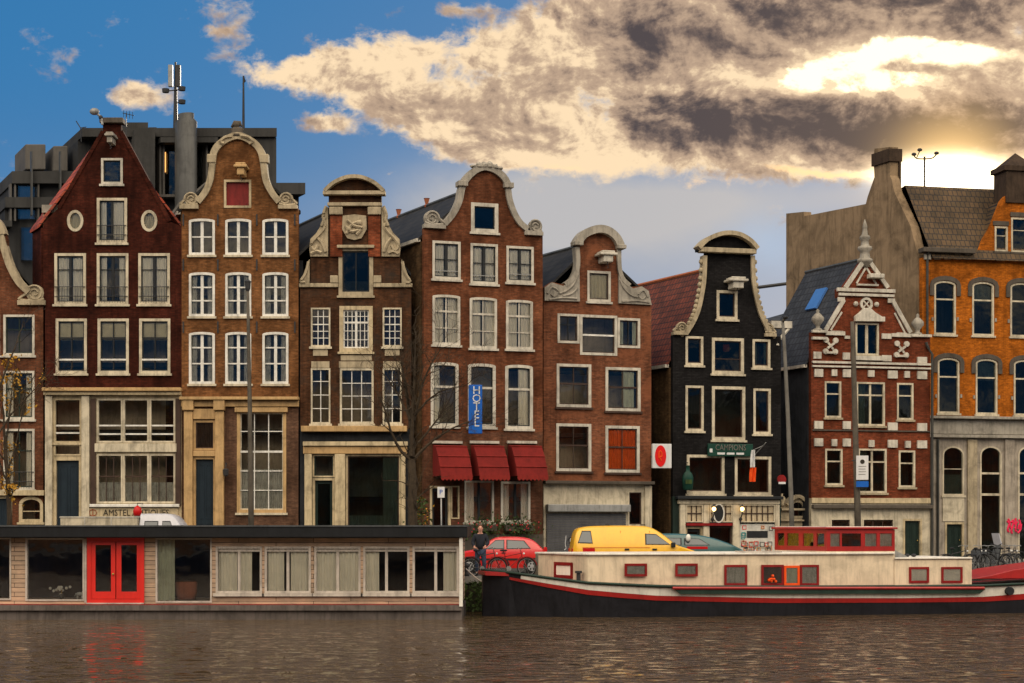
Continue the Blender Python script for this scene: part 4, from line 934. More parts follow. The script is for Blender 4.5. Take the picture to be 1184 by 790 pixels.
# ---- amber brick corner building, eaves to the street, stone ground floors
h = House('brick_building', 'big amber brick building with grey stone lower floors, cut off by the right edge', 'building', 1066, 1330, 87.3, .22, -.45, 12)
h.wall([(1066, 483), (1066, 298), (1124, 300), (1146, 262), (1158, 232), (1163, 226), (1200, 226), (1206, 235), (1240, 305), (1330, 307), (1330, 483)], 'brick_amber')
h.wall([(1066, G), (1066, 483), (1330, 483), (1330, G)], 'frontstone', 'stone_wall')
WB = dict(frame='cream_pale', ft=.09, bh=((.33, .08),), bc='cream_pale', pane='pane_dark', kind='arch', rise=.22)
for k, x0 in enumerate((1080, 1124, 1168, 1212, 1256)):
    for y0, y1 in ((325, 387), (414, 478)):
        y0 += k*1.2; y1 += k*1.2
        h.win(x0+(4 if y0 > 400 else 0), y0, x0+25+(4 if y0 > 400 else 0), y1, curtain='top' if k % 2 else None, cm='curtain_lace', **WB)
        xx = x0+(4 if y0 > 400 else 0)
        u0, u1, z0, z1 = h.rect(xx, y0, xx+25, y1); c = (u0+u1)/2; hw = (u1-u0)/2
        MB().ribbon([(u0-.14, z1-.75)]+[(c-(hw+.14)*math.cos(PI*j/8), z1-.20+.34*math.sin(PI*j/8)) for j in range(9)]+[(u1+.14, z1-.75)], .22, -.08, -.032).build('window_arch', 'stone_dark', h.r)
        strips(h, 'stone_block', 'stone_grey', [(xx+26, y0+12, xx+28, y0+16), (xx-3, y0+12, xx-1, y0+16), (xx+26, y0+42, xx+28, y0+46), (xx-3, y0+42, xx-1, y0+46)], -.05)
for x0, x1, y0, y1 in ((1150, 1165, 262, 291), (1169, 1192, 252, 292)): h.win(x0, y0, x1, y1, 'cream_pale', .09, bh=(.35,), sillmat='stone_dark', pane='pane_dark'); 
h.box('stone_lintel', 'stone_dark', 1148, 256, 1166, 261, -.06, -.003); h.box('stone_lintel', 'stone_dark', 1168, 246, 1194, 251, -.06, -.003)
for k in range(5): h.box('dentil', 'stone_grey', 1068+k*11.5, 294, 1075+k*11.5, 300.5, -.16, -.02)
for k in range(3): h.box('dentil', 'stone_grey', 1152+k*13, 297, 1161+k*13, 302, -.12, -.003)
h.box('eaves_gutter', 'stone_dark', 1064, 288, 1124, 293.5, -.4, .25, .03)
u, z0 = h.uz(1180, 226); z1 = h.z(1180, 187)
m_ = MB(); m_.box(u-.85, u+.8, -.1, 1.2, z0-.4, z1-.5); m_.box(u-1.0, u+.95, -.2, 1.3, z1-.5, z1-.25); m_.add([(u-.9, -.1, z1-.25), (u+.85, -.1, z1-.25), (u+.85, 1.2, z1-.25), (u-.9, 1.2, z1-.25), (u, .55, z1+.55)], [(0, 1, 4), (1, 2, 4), (2, 3, 4), (3, 0, 4)]); m_.build('chimney', 'chimney_brick', h.r)
h.box('cornice', 'stone_grey', 1064, 483, 1330, 486, -.4, -.003, .02); h.box('frieze', 'stone_grey', 1066, 487, 1330, 503, -.1, -.003); h.box('cornice', 'stone_grey', 1068, 504, 1330, 507.5, -.3, -.003, .02)
WG = dict(frame='cream_pale', ft=.08, pane='pane_dark', kind='arch', rise=.45)
for k, x0 in enumerate((1089.5, 1133, 1177, 1221, 1265)):
    if k == 0:
        h.win(x0, 516, x0+25, 573, bh=(.46,), curtain='low', cm='curtain_green', **WG); h.box('panel', 'cream_pale', x0, 575, x0+25, 603, -.05, -.003, .01); h.door(x0+3, 604, x0+25, leaf='darkgreen')
    else: h.win(x0, 516, x0+25, G, bh=((.23, .1), (.42, .12)), sill=False, **WG)
for x0 in (1075, 1118, 1161, 1205): h.box('pilaster', 'stone_cream' if x0 == 1118 else 'frontstone', x0, 508, x0+11, G, -.12, -.003, .02)
rr = random.Random(11); m_ = MB()
for k in range(4):
    x = 1163+k*4.2; m_.tube(crom([(h.u(x+rr.uniform(0, 3)), -.14, h.z(x, y)+rr.uniform(-.05, .05)) for y in (600, 604, 609, 613, 616)], 3), .055, 4); m_.tube(crom([(h.u(x+j*1.3), -.14, h.z(x, 604+rr.uniform(-3, 9))) for j in range(4)], 3), .045, 4)
m_.build('graffiti', 'graffiti_pink', h.r)
m_ = MB(); m_.tube([(h.u(1082.5), -.2, 0), (h.u(1082.5), -.2, h.z(1082, 508))], .07, 6); m_.tube([(h.u(1071), -.12, h.z(1071, 483)), (h.u(1071), -.12, h.z(1071, 296)), (h.u(1071), -.3, h.z(1071, 292))], .07, 6); m_.build('drainpipe', 'pipe', h.r)
# stucco end wall with chimney, side-gabled roof
kd = h.kd; W = h.W; zE = h.z(1066, 296)
def sd(d, z): return (kd[0]*d, kd[1]*d, z)
def depth_of(px):   # how far back along the left party wall a photo column lies
    lo, hi = 0, 30
    for _ in range(40):
        m = (lo+hi)/2; q = on(h, kd[0]*m, kd[1]*m, 0); lo, hi = (m, hi) if CXP+F*q.x/q.y > px else (lo, m)
    return lo
def zat(px, py): d = depth_of(px); q = on(h, kd[0]*d, kd[1]*d, 0); return d, CZ+(HY-py)*q.y/F-GZ
pr_ = [(.3, 0), (.3, zE)]+[zat(*p) for p in ((1053, 262), (1034, 222), (1031, 208), (1029, 203), (1029, 170), (1011, 172), (1010, 182), (1011, 205), (1003, 228), (1001, 236), (930, 250), (929, 245), (909, 247))]
dl = pr_[-1][0]; pr_.append((dl, 0))
tr = tessellate_polygon([[Vector((p[0], p[1], 0)) for p in pr_]]); n = len(pr_)
vs = [sd(*p) for p in pr_]+[(sd(*p)[0]+(.45 if p[1] < pr_[5][1]-1 else .45), sd(*p)[1], p[1]) for p in pr_]
fs = [tuple(t) for t in tr]+[tuple(i+n for i in t) for t in tr]+[(i, (i+1) % n, (i+1) % n+n, i+n) for i in range(n)]
MB().add(vs, fs).build('end_wall', 'stucco', h.r)
dT = pr_[6][0]; dS = pr_[7][0]; zT = pr_[6][1]
m_ = MB(); a, c_ = sd(dT-.1, 0), sd(dS+.1, 0)
m_.add([(a[0]-.10, a[1], zT-.75), (a[0]+.62, a[1], zT-.75), (c_[0]+.62, c_[1], zT-.75), (c_[0]-.10, c_[1], zT-.75), (a[0]-.10, a[1], zT-.1), (a[0]+.62, a[1], zT-.1), (c_[0]+.62, c_[1], zT-.1), (c_[0]-.10, c_[1], zT-.1)], [(0,3,2,1),(4,5,6,7),(0,1,5,4),(1,2,6,5),(2,3,7,6),(3,0,4,7)])
m_.add([(a[0]+.46, a[1], zT-3.6), (a[0]+.56, a[1], zT-3.6), (c_[0]+.56, c_[1], zT-3.6), (c_[0]+.46, c_[1], zT-3.6), (a[0]+.46, a[1], zT-.75), (a[0]+.56, a[1], zT-.75), (c_[0]+.56, c_[1], zT-.75), (c_[0]+.46, c_[1], zT-.75)], [(0,3,2,1),(4,5,6,7),(0,1,5,4),(1,2,6,5),(2,3,7,6),(3,0,4,7)])
m_.build('chimney', 'chimney_brick', h.r)
dr, zr = zat(1037, 214)
# roof: front slope, ridge, back slope
m_ = MB(); A = sd(.0, zE+.02); B = sd(dr, zr)
m_.add([(A[0]+.45, A[1]-.3, A[2]-.15), (W, A[1]-.3, A[2]-.15), (W+B[0], B[1], B[2]), (B[0]+.45, B[1], B[2]), (B[0]+.45+kd[0]*(dl-dr), B[1]+kd[1]*(dl-dr), zE+1.2), (W+B[0]+kd[0]*(dl-dr), B[1]+kd[1]*(dl-dr), zE+1.2)], [(0, 1, 2, 3), (3, 2, 5, 4)])
rf = m_.build('roof', 'roof_brown', h.r)
ud = h.u(1180); zd = h.z(1180, 228)
MB().add([(h.u(1127), .28, h.z(1127, 300)), (h.u(1160), .28, h.z(1160, 232)), (h.u(1203), .28, h.z(1203, 232)), (h.u(1238), .28, h.z(1238, 302)), (h.u(1127)+0, 5.5, h.z(1127, 300)), (h.u(1160), 5.5, h.z(1160, 232)), (h.u(1203), 5.5, h.z(1203, 232)), (h.u(1238), 5.5, h.z(1238, 302))], [(0, 1, 5, 4), (1, 2, 6, 5), (2, 3, 7, 6)]).build('dormer_roof', 'roof_brown', h.r)
MB().add([(W, .3, 0), (W+kd[0]*dl, kd[1]*dl, 0), (W+kd[0]*dl, kd[1]*dl, zE+1), (W+B[0], B[1], zr), (W, .3, zE)], [(0, 1, 2, 3, 4)]).build('end_wall', 'stucco', h.r)
MB().add([sd(dl, 0), (W+kd[0]*dl, kd[1]*dl, 0), (W+kd[0]*dl, kd[1]*dl, zE+1), sd(dl, zE+1)], [(0, 1, 2, 3)]).build('rear_wall', 'stucco', h.r)
MB().box(.6, W-.3, 1.8, 1.9, 0, zE-.2).build('room_partition', 'plaster', h.r)
m_ = MB(); [m_.box(.5, W-.3, .32, 1.8, k-.1, k+.1) for k in (3.4, 6.9, 10.6)]; m_.build('floor_slab', 'soot', h.r)
h.finish(); amber = h
# wind gauge on the ridge
q = on(h, kd[0]*dr+1.9, kd[1]*dr, zr)
d_ = q.y; kx_ = (1069-CXP)*d_/F; ar = root('wind_gauge', 'forked wind gauge on a thin mast above the brown roof, black against the glow', 'instrument', (kx_, d_, GZ+zr-.15))
MB().tube([(0, 0, 0), (0, 0, 1.7)], .05, 6).build('mast', 'metal_dark', ar)
MB().tube(crom([(-.55, 0, 1.75), (-.4, 0, 1.6), (0, 0, 1.58), (.4, 0, 1.62), (.6, 0, 1.8)], 4), .035, 5).build('crossarm', 'metal_dark', ar)
for x, z in ((-.55, 1.82), (.62, 1.88), (-.25, 2.05)): MB().blob((x, 0, z), (.14, .1, .09), 7, 5).build('cup', 'metal_dark', ar)
MB().tube([(-.4, 0, 1.65), (-.25, 0, 2.0)], .025, 4).build('vane_arm', 'metal_dark', ar)

# ---- grey office block behind the left houses
Y0 = 101.0
def ob(m_, x0, y0, x1, y1, d0=0.0, d1=9.0):
    a, b_ = at(x0, y0, Y0), at(x1, y1, Y0); return m_.box(a.x-X0, b_.x-X0, d0, d1, b_.z-GZ, a.z-GZ)
X0 = at(0, 0, Y0).x
br_ = root('office_block', 'dark grey modern office block rising behind the pointed and bell-gabled houses', 'office building', (X0, Y0, GZ))
m_ = MB(); ob(m_, 6, 228, 95, 240); ob(m_, 14, 198, 88, 212, 0, 8); ob(m_, -30, 255, 14, 262); m_.build('parapet', 'office_grey', br_)
m_ = MB(); ob(m_, 16, 212, 95, 228, .5, 8.5); ob(m_, 8, 240, 95, 700, .6, 8.5); ob(m_, -30, 262, 8, 700, .5, 8); m_.build('wall', 'office_dark', br_)
m_ = MB(); ob(m_, 22, 214, 44, 252, .3, .49); ob(m_, 26, 262, 40, 300, .3, .59); m_.build('window', 'pane_boat', br_)
m_ = MB(); [ob(m_, x, 212, x+2, 255, .1, .5) for x in (12, 17, 44)]; m_.build('mullion', 'office_light', br_)
for x0, y0, x1, y1 in ((38, 158, 62, 188), (71, 160, 88, 190)):
    m_ = MB(); ob(m_, x0, y0, x1, y1, 2, 5); u_ = m_.build('cooling_unit', 'office_light', br_, bevel=.06)
    m_ = MB(); [ob(m_, x0+2+k*5.5, y1, x0+3.2+k*5.5, 199, 2.2, 2.5) for k in range(4 if x0 < 50 else 3)]; m_.build('unit_frame', 'metal_dark', u_)
m_ = MB(); [ob(m_, x, 176, x+1.6, 250, -.3, 0) for x in (35, 68)]; m_.build('standpipe', 'flue', br_)
m_ = MB(); ob(m_, 95, 148, 320, 158, 0, 9); ob(m_, 250, 158, 321, 216, .2, 9); ob(m_, 290, 213, 350, 226, -.4, 9); ob(m_, 184, 160, 250, 166, -.3, .4); m_.build('parapet', 'office_grey', br_)
m_ = MB(); ob(m_, 95, 158, 321, 700, 1.0, 9); ob(m_, 321, 226, 347, 700, .2, 9); m_.build('wall', 'office_dark', br_)
m_ = MB(); ob(m_, 152, 137, 177, 148, 1, 4); ob(m_, 150, 147, 179, 152, .8, 4.2); ob(m_, 175, 145, 184, 149, .5, 2); ob(m_, 153, 152, 177, 230, -.4, 1); m_.build('lift_housing', 'office_grey', br_)
m_ = MB(); [ob(m_, x, 160, x+2.4, 228, .3, .9) for x in (178, 186, 190, 225, 240)]; ob(m_, 184, 224, 250, 227, .2, 1); m_.build('mullion', 'office_light', br_)
m_ = MB(); ob(m_, 184, 166, 250, 224, .92, .99); m_.build('window', 'pane_dark', br_)
m_ = MB(); ob(m_, 193, 173, 196, 196, .70, .90); m_.build('light_tube', 'strip_light', br_)
a = at(210, 132, Y0-.5); MB().lathe([(.62, 0), (.62, a.z-GZ-.5), (.45, a.z-GZ-.3), (.45, a.z-GZ)], (a.x-X0, -.5, 0), 16).build('flue', 'flue', br_, True)
m_ = MB()
for x in (241, 263): q = at(x, 155, Y0); m_.lathe([(.3, -.1), (.35, .3), (.5, .5), (.3, .7), (.02, .75)], (q.x-X0, 2, q.z-GZ), 10)
m_.build('roof_vent', 'office_grey', br_)
m_ = MB(); ob(m_, 76, 190, 100, 700, .3, .6)
q = [at(*p, Y0-.8) for p in ((198, 240), (212, 228), (246, 200))]; m_ = MB(); m_.tube([(p.x-X0, -.8, p.z-GZ) for p in q], .12, 5); q = [at(*p, Y0-.8) for p in ((190, 250), (200, 236), (206, 222))]; m_.tube([(p.x-X0, -.8, p.z-GZ) for p in q], .12, 5); m_.build('handrail', 'office_light', br_)
for ch in [c for c in br_.children_recursive]:      # the block stands askew to the canal like its neighbours
    for v in ch.data.vertices: v.co.x -= .5*v.co.y
# masts
b_ = at(203, 148, Y0+2); tm = at(203, 72, Y0+2).z-b_.z; mr = root('antenna_mast', 'phone mast with upright panels and round drums on the office roof', 'antenna', tuple(b_))
MB().tube([(0, 0, -.4), (0, 0, tm)], [.16, .06], 7).build('mast', 'metal_dark', mr)
for dx, z0, z1, mm in ((-.28, .62, .95, 'steel'), (.18, .62, .95, 'metal_dark')): MB().box(dx-.13, dx+.13, -.2, .05, tm*z0, tm*z1).build('panel_antenna', mm, mr, bevel=.02)
for dx, z in ((-.55, .55), (.42, .58), (.42, .38)):
    MB().lathe([(.02, -.12), (.2, -.1), (.22, .12), (.02, .16)], (dx, -.2, tm*z), 10).build('drum_antenna', 'metal_dark', mr)
MB().tube([(-.55, -.1, tm*.55), (.42, -.1, tm*.58)], .04, 5).build('crossarm', 'metal_dark', mr); MB().tube([(0, 0, tm*.38), (.42, -.1, tm*.38)], .04, 5).build('crossarm', 'metal_dark', mr)
b_ = at(281.5, 157, Y0+2); tm = at(0, 88, Y0+2).z-b_.z; mr = root('whip_antenna', 'single thin antenna pole above the crest of the tan bell gable', 'antenna', tuple(b_))
MB().tube([(0, 0, -.3), (0, 0, tm)], [.09, .05], 6).build('mast', 'metal_dark', mr); MB().tube([(0, 0, tm), (.1, 0, tm-.3), (-.05, 0, tm-.5)], .05, 5).build('tip', 'metal_dark', mr)
b_ = at(146, 150, Y0-2); mr = root('aerial', 'small wiry television aerial just right of the pointed gable top', 'antenna', tuple(b_)); tm = .95
MB().tube([(0, 0, -.5), (0, 0, tm)], .025, 5).build('mast', 'metal_dark', mr); MB().tube([(-.2, 0, tm), (.45, 0, tm-.15)], .02, 4).build('boom', 'metal_dark', mr)
for k in range(4): MB().tube([(-.15+k*.17, 0, tm-.25-.03*k), (-.15+k*.17, 0, tm+.15-.03*k)], .014, 4).build('element', 'metal_dark', mr)
b_ = at(90, 152, Y0-1); mr = root('aerial', 'bent twig-like aerial on the office roof just left of the pointed gable', 'antenna', tuple(b_))
MB().tube([(.2, 0, -.6), (.15, 0, .2), (-.1, 0, .6)], .03, 5).build('mast', 'metal_dark', mr); MB().tube([(.15, 0, .2), (.5, 0, .25)], .025, 4).build('boom', 'metal_dark', mr)
# camera on the pointed gable
b_ = at(117, 139, 76.8); mr = root('gable_cctv', 'grey floodlight on a bent arm at the tip of the dark red pointed gable', 'cctv', tuple(b_))
MB().tube(crom([(.05, 0, -.2), (.0, 0, .1), (-.15, 0, .25)], 3), .06, 6).build('arm', 'steel', mr); MB().blob((-.3, 0, .38), (.22, .16, .16), 10, 6).build('lamp_or_camera_head', 'steel', mr, True); MB().blob((-.02, 0, .12), .1, 8, 5).build('joint', 'metal_dark', mr)

# far skyline that peeps between the black and the red houses
o = MB().box(-4, 9, 0, 8, 0, 1).build('tmp', 'lead'); bpy.data.objects.remove(o)
b_ = at(870, 390, 118); far = root('background_house', 'distant dark roof peeping out between the black gable and the slate roof', 'house', (b_.x, 118, GZ))
zt = b_.z-GZ; W_ = at(905, 0, 118).x-b_.x
MB().box(-3, W_+1, 0, 8, 0, zt-.2).build('wall', 'brick_side', far); zp = at(0, 352, 118).z-GZ
MB().add([(-3.2, -.2, zt-.2), (W_+1.2, -.2, zt-.2), (W_+1.2, 4, zp), (-1, 4, zp-1.2), (W_+1.2, 8.2, zt-.2), (-3.2, 8.2, zt-.2)], [(0, 1, 2, 3), (3, 2, 4, 5), (0, 3, 5), (1, 4, 2)]).build('roof', 'roof_slate', far)
b_ = at(893, 331, 116); o = root('roof_pipe', 'thin horizontal pole crossing the bright gap between black gable and stucco wall', 'pole', tuple(b_))
MB().tube([(-3, 0, -.35), (1.6, 0, .25)], .12, 6).build('pipe', 'metal_dark', o)
MB().tube([(-1.4, 0, -.15), (-1.4, 0, -2.5)], .07, 5).build('strut', 'metal_dark', o)
# ================================================================== GROUND, QUAY, WATER
def struct(o): o['kind'] = 'structure'; return o
edge = [(-400, 60), (-2, 60), (120, 88.06)]          # quay edge, bending with the canal
far = [(1500, 405), (1500, 1600), (-1500, 1600), (-1500, 60)]
P = edge+far
m_ = MB(); tr = tessellate_polygon([[Vector((x, y, 0)) for x, y in P]]); m_.add([(x, y, GZ) for x, y in P], [tuple(t) for t in tr]); struct(m_.build('street', 'street'))
m_ = MB()
for (a, b_) in zip(edge[:-1], edge[1:]): m_.add([(a[0], a[1], -1.5), (b_[0], b_[1], -1.5), (b_[0], b_[1], GZ-.004), (a[0], a[1], GZ-.004)], [(0, 1, 2, 3)])
o = m_.build('quay_wall', 'quay_brick'); tag(o, 'dark mossy brick quay wall rising from the water behind the boats', 'wall')
m_ = MB()
for (a, b_) in zip(edge[:-1], edge[1:]): m_.add([(a[0], a[1]-.08, GZ-.2), (b_[0], b_[1]-.08, GZ-.2), (b_[0], b_[1]+.35, GZ-.2), (a[0], a[1]+.35, GZ-.2), (a[0], a[1]-.08, GZ+.04), (b_[0], b_[1]-.08, GZ+.04), (b_[0], b_[1]+.35, GZ+.04), (a[0], a[1]+.35, GZ+.04)], [(4,5,6,7),(0,1,5,4),(2,3,7,6),(0,4,7,3),(1,2,6,5)])
m_.build('coping', 'kerbstone', o)
m_ = MB(); m_.add([(-1500, -1500, 0), (1500, -1500, 0), (1500, 500, 0), (-1500, 500, 0)], [(0, 1, 2, 3)]); struct(m_.build('water', 'canal_water'))
m_ = MB(); m_.box(-60, -4, 74.2, 77.3, GZ-.1, GZ+.12); struct(m_.build('pavement', 'kerbstone'))
m_ = MB(); m_.add([(-3.98, 73.9, GZ+.12), (45, 73.9+49*.3, GZ+.12), (45, 77.2+49*.3, GZ+.12), (-3.98, 77.2, GZ+.12), (-3.98, 73.9, GZ-.1), (45, 73.9+49*.3, GZ-.1)], [(0, 1, 2, 3), (4, 5, 1, 0)]); struct(m_.build('pavement', 'kerbstone'))
# weeds and moss hanging on the quay wall, in the gap between the boats
m_ = MB(); rr = random.Random(9)
for k in range(900):
    x = rr.uniform(-2.9, .3); z = rr.uniform(.05, 1.1); y = 59.93-rr.random()*.1; s_ = rr.uniform(.03, .08); d = Vector((rr.uniform(-1, 1), rr.uniform(-.5, .2), rr.uniform(-1, 1))).normalized()*s_; e = Vector((rr.uniform(-1, 1), rr.uniform(-.5, .2), rr.uniform(-1, 1))).normalized()*s_
    p = Vector((x, y, z)); m_.add([p-d, p+e, p+d, p-e], [(0, 1, 2, 3)])
o = m_.build('wall_weeds', 'leaf_green'); o['kind'] = 'stuff'; o['label'] = 'dark green weeds clinging to the quay wall between the boats'; o['category'] = 'weeds'

class Frame(House):
    """a boat's own frame, waterline at z = 0"""
    def __init__(s, *a): House.__init__(s, *a); s.r.location.z = 0
    def z(s, px, py): return CZ+(HY-py)*s.Y(px)/F
    def zv(s, px, py, dv): return CZ+(HY-py)*(s.Y(px)+dv)/F

# the bank the photographer stands on: it only shows as a reflection in the windows
m_ = MB(); m_.add([(-1500, -1.5, GZ), (1500, -1.5, GZ), (1500, -1500, GZ), (-1500, -1500, GZ), (1500, -1.5, -1), (-1500, -1.5, -1)], [(0, 1, 2, 3), (0, 5, 4, 1)]); struct(m_.build('street', 'street'))
for i, (x0, lb) in enumerate(((-125, 'left-hand'), (-42, 'middle'), (41, 'right-hand'))):
    t_ = root('terrace', lb+' brick terrace on the near bank behind the photographer', 'building', (x0, -22, GZ), 0, None); rr = random.Random(i); x = 0; wl, rf, wn_ = MB(), MB(), MB()
    while x < 78:
        w_ = rr.uniform(6, 8.5); H_ = rr.uniform(11, 15); wl.box(x, x+w_-.02, -10, 0, 0, H_); rf.prism([(x, H_+.01), (x+w_-.02, H_+.01), (x+w_/2, H_+rr.uniform(2.5, 4.5))], -10, -.01)
        for a in range(3):
            for c_ in range(4): wn_.box(x+.6+a*w_/3.1, x+1.8+a*w_/3.1, .0, .06, .9+c_*3, 2.9+c_*3)
        x += w_
    wl.build('wall', ('brick_h5', 'brick_brown', 'brick_red')[i], t_); rf.build('roof', 'roof_dark', t_); wn_.build('window_row', 'dark', t_)

# ================================================================== HOUSEBOAT
h = Frame('houseboat', 'long flat-roofed timber houseboat with a bright red double door and black roof edge', 'houseboat', -70, 533, 55.5, 0, 0, 4.4)
U0, U1 = 0.0, h.u(533)
h.wall([(-70, 698.5), (-70, 622), (533, 622), (533, 698.5)], 'planks', 'wall', 0, .12)
m_ = MB(); m_.box(-.6, h.u(541), -.55, 4.9, 2.62, 3.0); m_.build('roof', 'fascia', h.r, bevel=.03)
MB().box(-.62, h.u(541)+.02, -.58, -.50, 2.97, 3.015).build('roof_trim', 'lead', h.r)
m_ = MB(); m_.box(.0, U1, .13, 4.4, .5, .6); m_.box(0, .12, .13, 4.4, .6, 2.6); m_.box(U1-.12, U1, .13, 4.4, .6, 2.6); m_.box(.12, U1-.12, 4.28, 4.4, .6, 2.6); m_.build('side_wall', 'planks', h.r)
MB().box(.2, U1-.2, 2.4, 2.45, .6, 2.6).build('room_partition', 'brown', h.r)
m_ = MB(); m_.box(-.3, h.u(534.5), -.30, 4.8, -.6, .42); m_.build('pontoon', 'deck_timber', h.r, bevel=.03); MB().box(-.3, h.u(534.5), -.42, -.30, .30, .47).build('rubbing_strake', 'deck_timber', h.r)
MB().box(-.2, U1, -.2, -.005, .43, .49).build('walkway', 'red_rail', h.r)
MB().box(h.u(531.5), h.u(535.5), -.48, -.38, .43, 2.62).build('corner_post', 'white', h.r)
PB = dict(frame='trim_timber', ft=.05, sill=False, pane='pane_boat')
h.win(-64, 619+3, 13, 694, bv=(), **PB); h.win(29.5, 622.3, 97.5, 695, **PB); 
h.win(180, 622.3, 245, 697, **PB, curtain='left', cm='curtain_green')
for k, x0 in enumerate((249.5, 306, 363.5, 420, 477)):
    u0, u1 = h.u(x0), h.u(x0+53.5)
    f = h.win(x0, 632, x0+53.5, 686, 'trim_timber', .07, bv=((.5, .09),), bc='trim_timber', sill=True, pane='pane', sillmat='trim_timber', curtain=('most', 'pair', 'full', 'left', 'right')[k], cm='curtain_white')
    MB().box(u0+.07, u1-.07, .02, .06, h.z(x0, 638), h.z(x0, 635.5)).build('vent_bar', 'trim_timber', f)
h.box('timber_band', 'trim_timber', 249, 686.5, 531, 688.5, -.04, -.003); h.box('timber_post', 'trim_timber', 97.8, 623, 100.3, 697, -.03, -.003)
# red double door
P = shape(h.u(101), h.u(167), h.z(134, 697.5), h.z(134, 622)); h._hole(134, 660, P); I = offset_poly(P, .13)
f = MB().prism(P, -.06, .1, [I]).build('door', 'red_door', h.r)
for x0, x1, hx in ((104.5, 133.6, 132), (134.4, 163.5, 136)):
    a, c_ = h.u(x0+.3), h.u(x1); z0, z1 = I[0][1], max(p[1] for p in I); O = shape(a, c_, z0+.01, z1-.01); J = shape(a+.16, c_-.14, z0+.24, z1-.10)
    lf = MB().prism(O, -.03, .04, [J]).build('door_leaf', 'red_door', f); MB().prism(J, .0, .006).build('pane', 'pane_boat', lf)
    if hx == 132: MB().blob((h.u(133.6)-.06, -.08, 1.45), .04, 8, 5).build('handle', 'brass', lf, True)
MB().box(h.u(101), h.u(167), -.14, -.062, h.z(134, 698.3), h.z(134, 697)).build('threshold', 'trim_timber', h.r)
h.finish()
hb = h
# things standing inside the big left window
q = h.r.location
def inside(name, label, cat, px, py, make):
    r_ = root(name, label, cat, (q.x+h.u(px), q.y+.35, h.z(px, py))); make(r_); return r_
def mk_horse(r_):
    m_ = MB(); m_.blob((0, 0, .16), (.12, .04, .06), 8, 5); m_.tube([(.09, 0, .18), (.14, 0, .3), (.19, 0, .28)], [.035, .028, .02], 5)
    for x in (-.09, -.06, .06, .09): m_.tube([(x, .01, .14), (x, .01, 0)], .014, 5)
    m_.tube([(-.12, 0, .18), (-.16, 0, .08)], .015, 4); m_.build('figurine_body', 'white', r_)
inside('horse_figurine', 'small white horse figurine on the window ledge left of the red door', 'figurine', 89, 693, mk_horse)
def mk_lamp(r_):
    MB().tube([(0, 0, 0), (0, 0, .32)], .015, 5).build('stem', 'brass', r_); m_ = MB(); rr = random.Random(2)
    for k in range(14): m_.blob((rr.gauss(0, .12), rr.gauss(0, .05), .36+rr.gauss(0, .06)), .05, 5, 4)
    m_.build('blossom', 'curtain_white', r_); MB().lathe([(.06, 0), (.09, .1), (.05, .16)], n=8).build('vase', 'stone_dark', r_)
inside('flower_vase', 'vase of pale flowers in the wide window left of the red door', 'vase', 68, 693, mk_lamp)
def mk_pot(r_): MB().lathe([(.28, 0), (.34, .2), (.36, .55), (.30, .6)], n=12, sy=.5).build('basket_body', 'terracotta', r_, True); MB().lathe([(.31, .55), (.34, .62), (.02, .64)], n=12, sy=.5).build('basket_rim', 'brown', r_)
inside('wicker_basket', 'reddish basket behind the glass right of the red door', 'basket', 213, 694, mk_pot)

# ================================================================== BARGE
h = Frame('barge', 'cream and black Dutch barge with a red-framed wheelhouse and red stripe along its hull', 'boat', 572, 1330, 55.4, .21, 0, 4.2)
LU = h.u(1330)
def lerp(T, x):
    if x <= T[0][0]: return T[0][1]
    for (a, b_), (c, d) in zip(T[:-1], T[1:]):
        if x <= c: t = (x-a)/(c-a); return b_+(d-b_)*t
    return T[-1][1]
sheerT = [(572, 662), (600, 664.5), (640, 670), (684, 675.5), (777, 679.5), (900, 679.5), (1050, 679), (1139, 678), (1184, 676), (1330, 667)]
creamT = [(572, 666), (600, 669), (640, 676), (684, 683), (752, 689), (900, 692), (1050, 692), (1139, 690.5), (1184, 687), (1330, 679)]
redT = [(572, 668), (600, 672), (640, 680.5), (684, 688.5), (752, 694.5), (900, 697.5), (1050, 697), (1139, 696), (1184, 693.5), (1330, 685)]
def beam(u): return 2.1*min(1, (.06+min(u, 6)/6*(2-min(u, 6)/6)*.94)) * (1 if u < LU-4 else 1-.5*((u-LU+4)/4)**2)
PX = [572, 576, 582, 590, 600, 612, 625, 640, 660, 684, 720, 760, 800, 850, 900, 950, 1000, 1050, 1100, 1139, 1184, 1230, 1270, 1300, 1330]
def strip(name, mat, top, bot, outs, px0=572, thick=.0):
    m_ = MB(); L = [p for p in PX if p >= px0]
    for side in (0, 1):
        vs = []; fs = []
        for px in L:
            u = h.u(px); zt, zb = top(px), bot(px); b_ = beam(u)
            for z in (zt, zb):
                fl = .22*min(1, max(0, (1.4-z)/1.4)); bb = max(.02, b_-fl*(1 if u > 1 else .4)+outs); v = 2.1-bb if side == 0 else 2.1+bb
                vs.append((u, v, z))
        n = len(L)
        fs = [(2*i, 2*i+1, 2*i+3, 2*i+2) if side == 0 else (2*i, 2*i+2, 2*i+3, 2*i+1) for i in range(n-1)]
        m_.add(vs, fs)
    k = 2*len(L); m_.f.append((0, k, k+1, 1)); m_.f.append((k-2, k-1, 2*k-1, 2*k-2))
    return m_.build(name, mat, h.r)
Z = lambda T: (lambda px: h.z(px, lerp(T, px)))
strip('hull', 'hull_black', Z(sheerT), lambda p: -.5, 0)
strip('red_strake', 'red_boat', Z(creamT), Z(redT), .045, 600); strip('cream_strake', 'boat_white', Z(sheerT), lambda p: Z(creamT)(p)+.004, .03, 604)
strip('bow_cap', 'red_boat', lambda p: Z(sheerT)(p)+.14, lambda p: Z(sheerT)(p)-.02, .05, 572) if False else None
m_ = MB(); L = [p for p in PX]; vs = []; fs = []
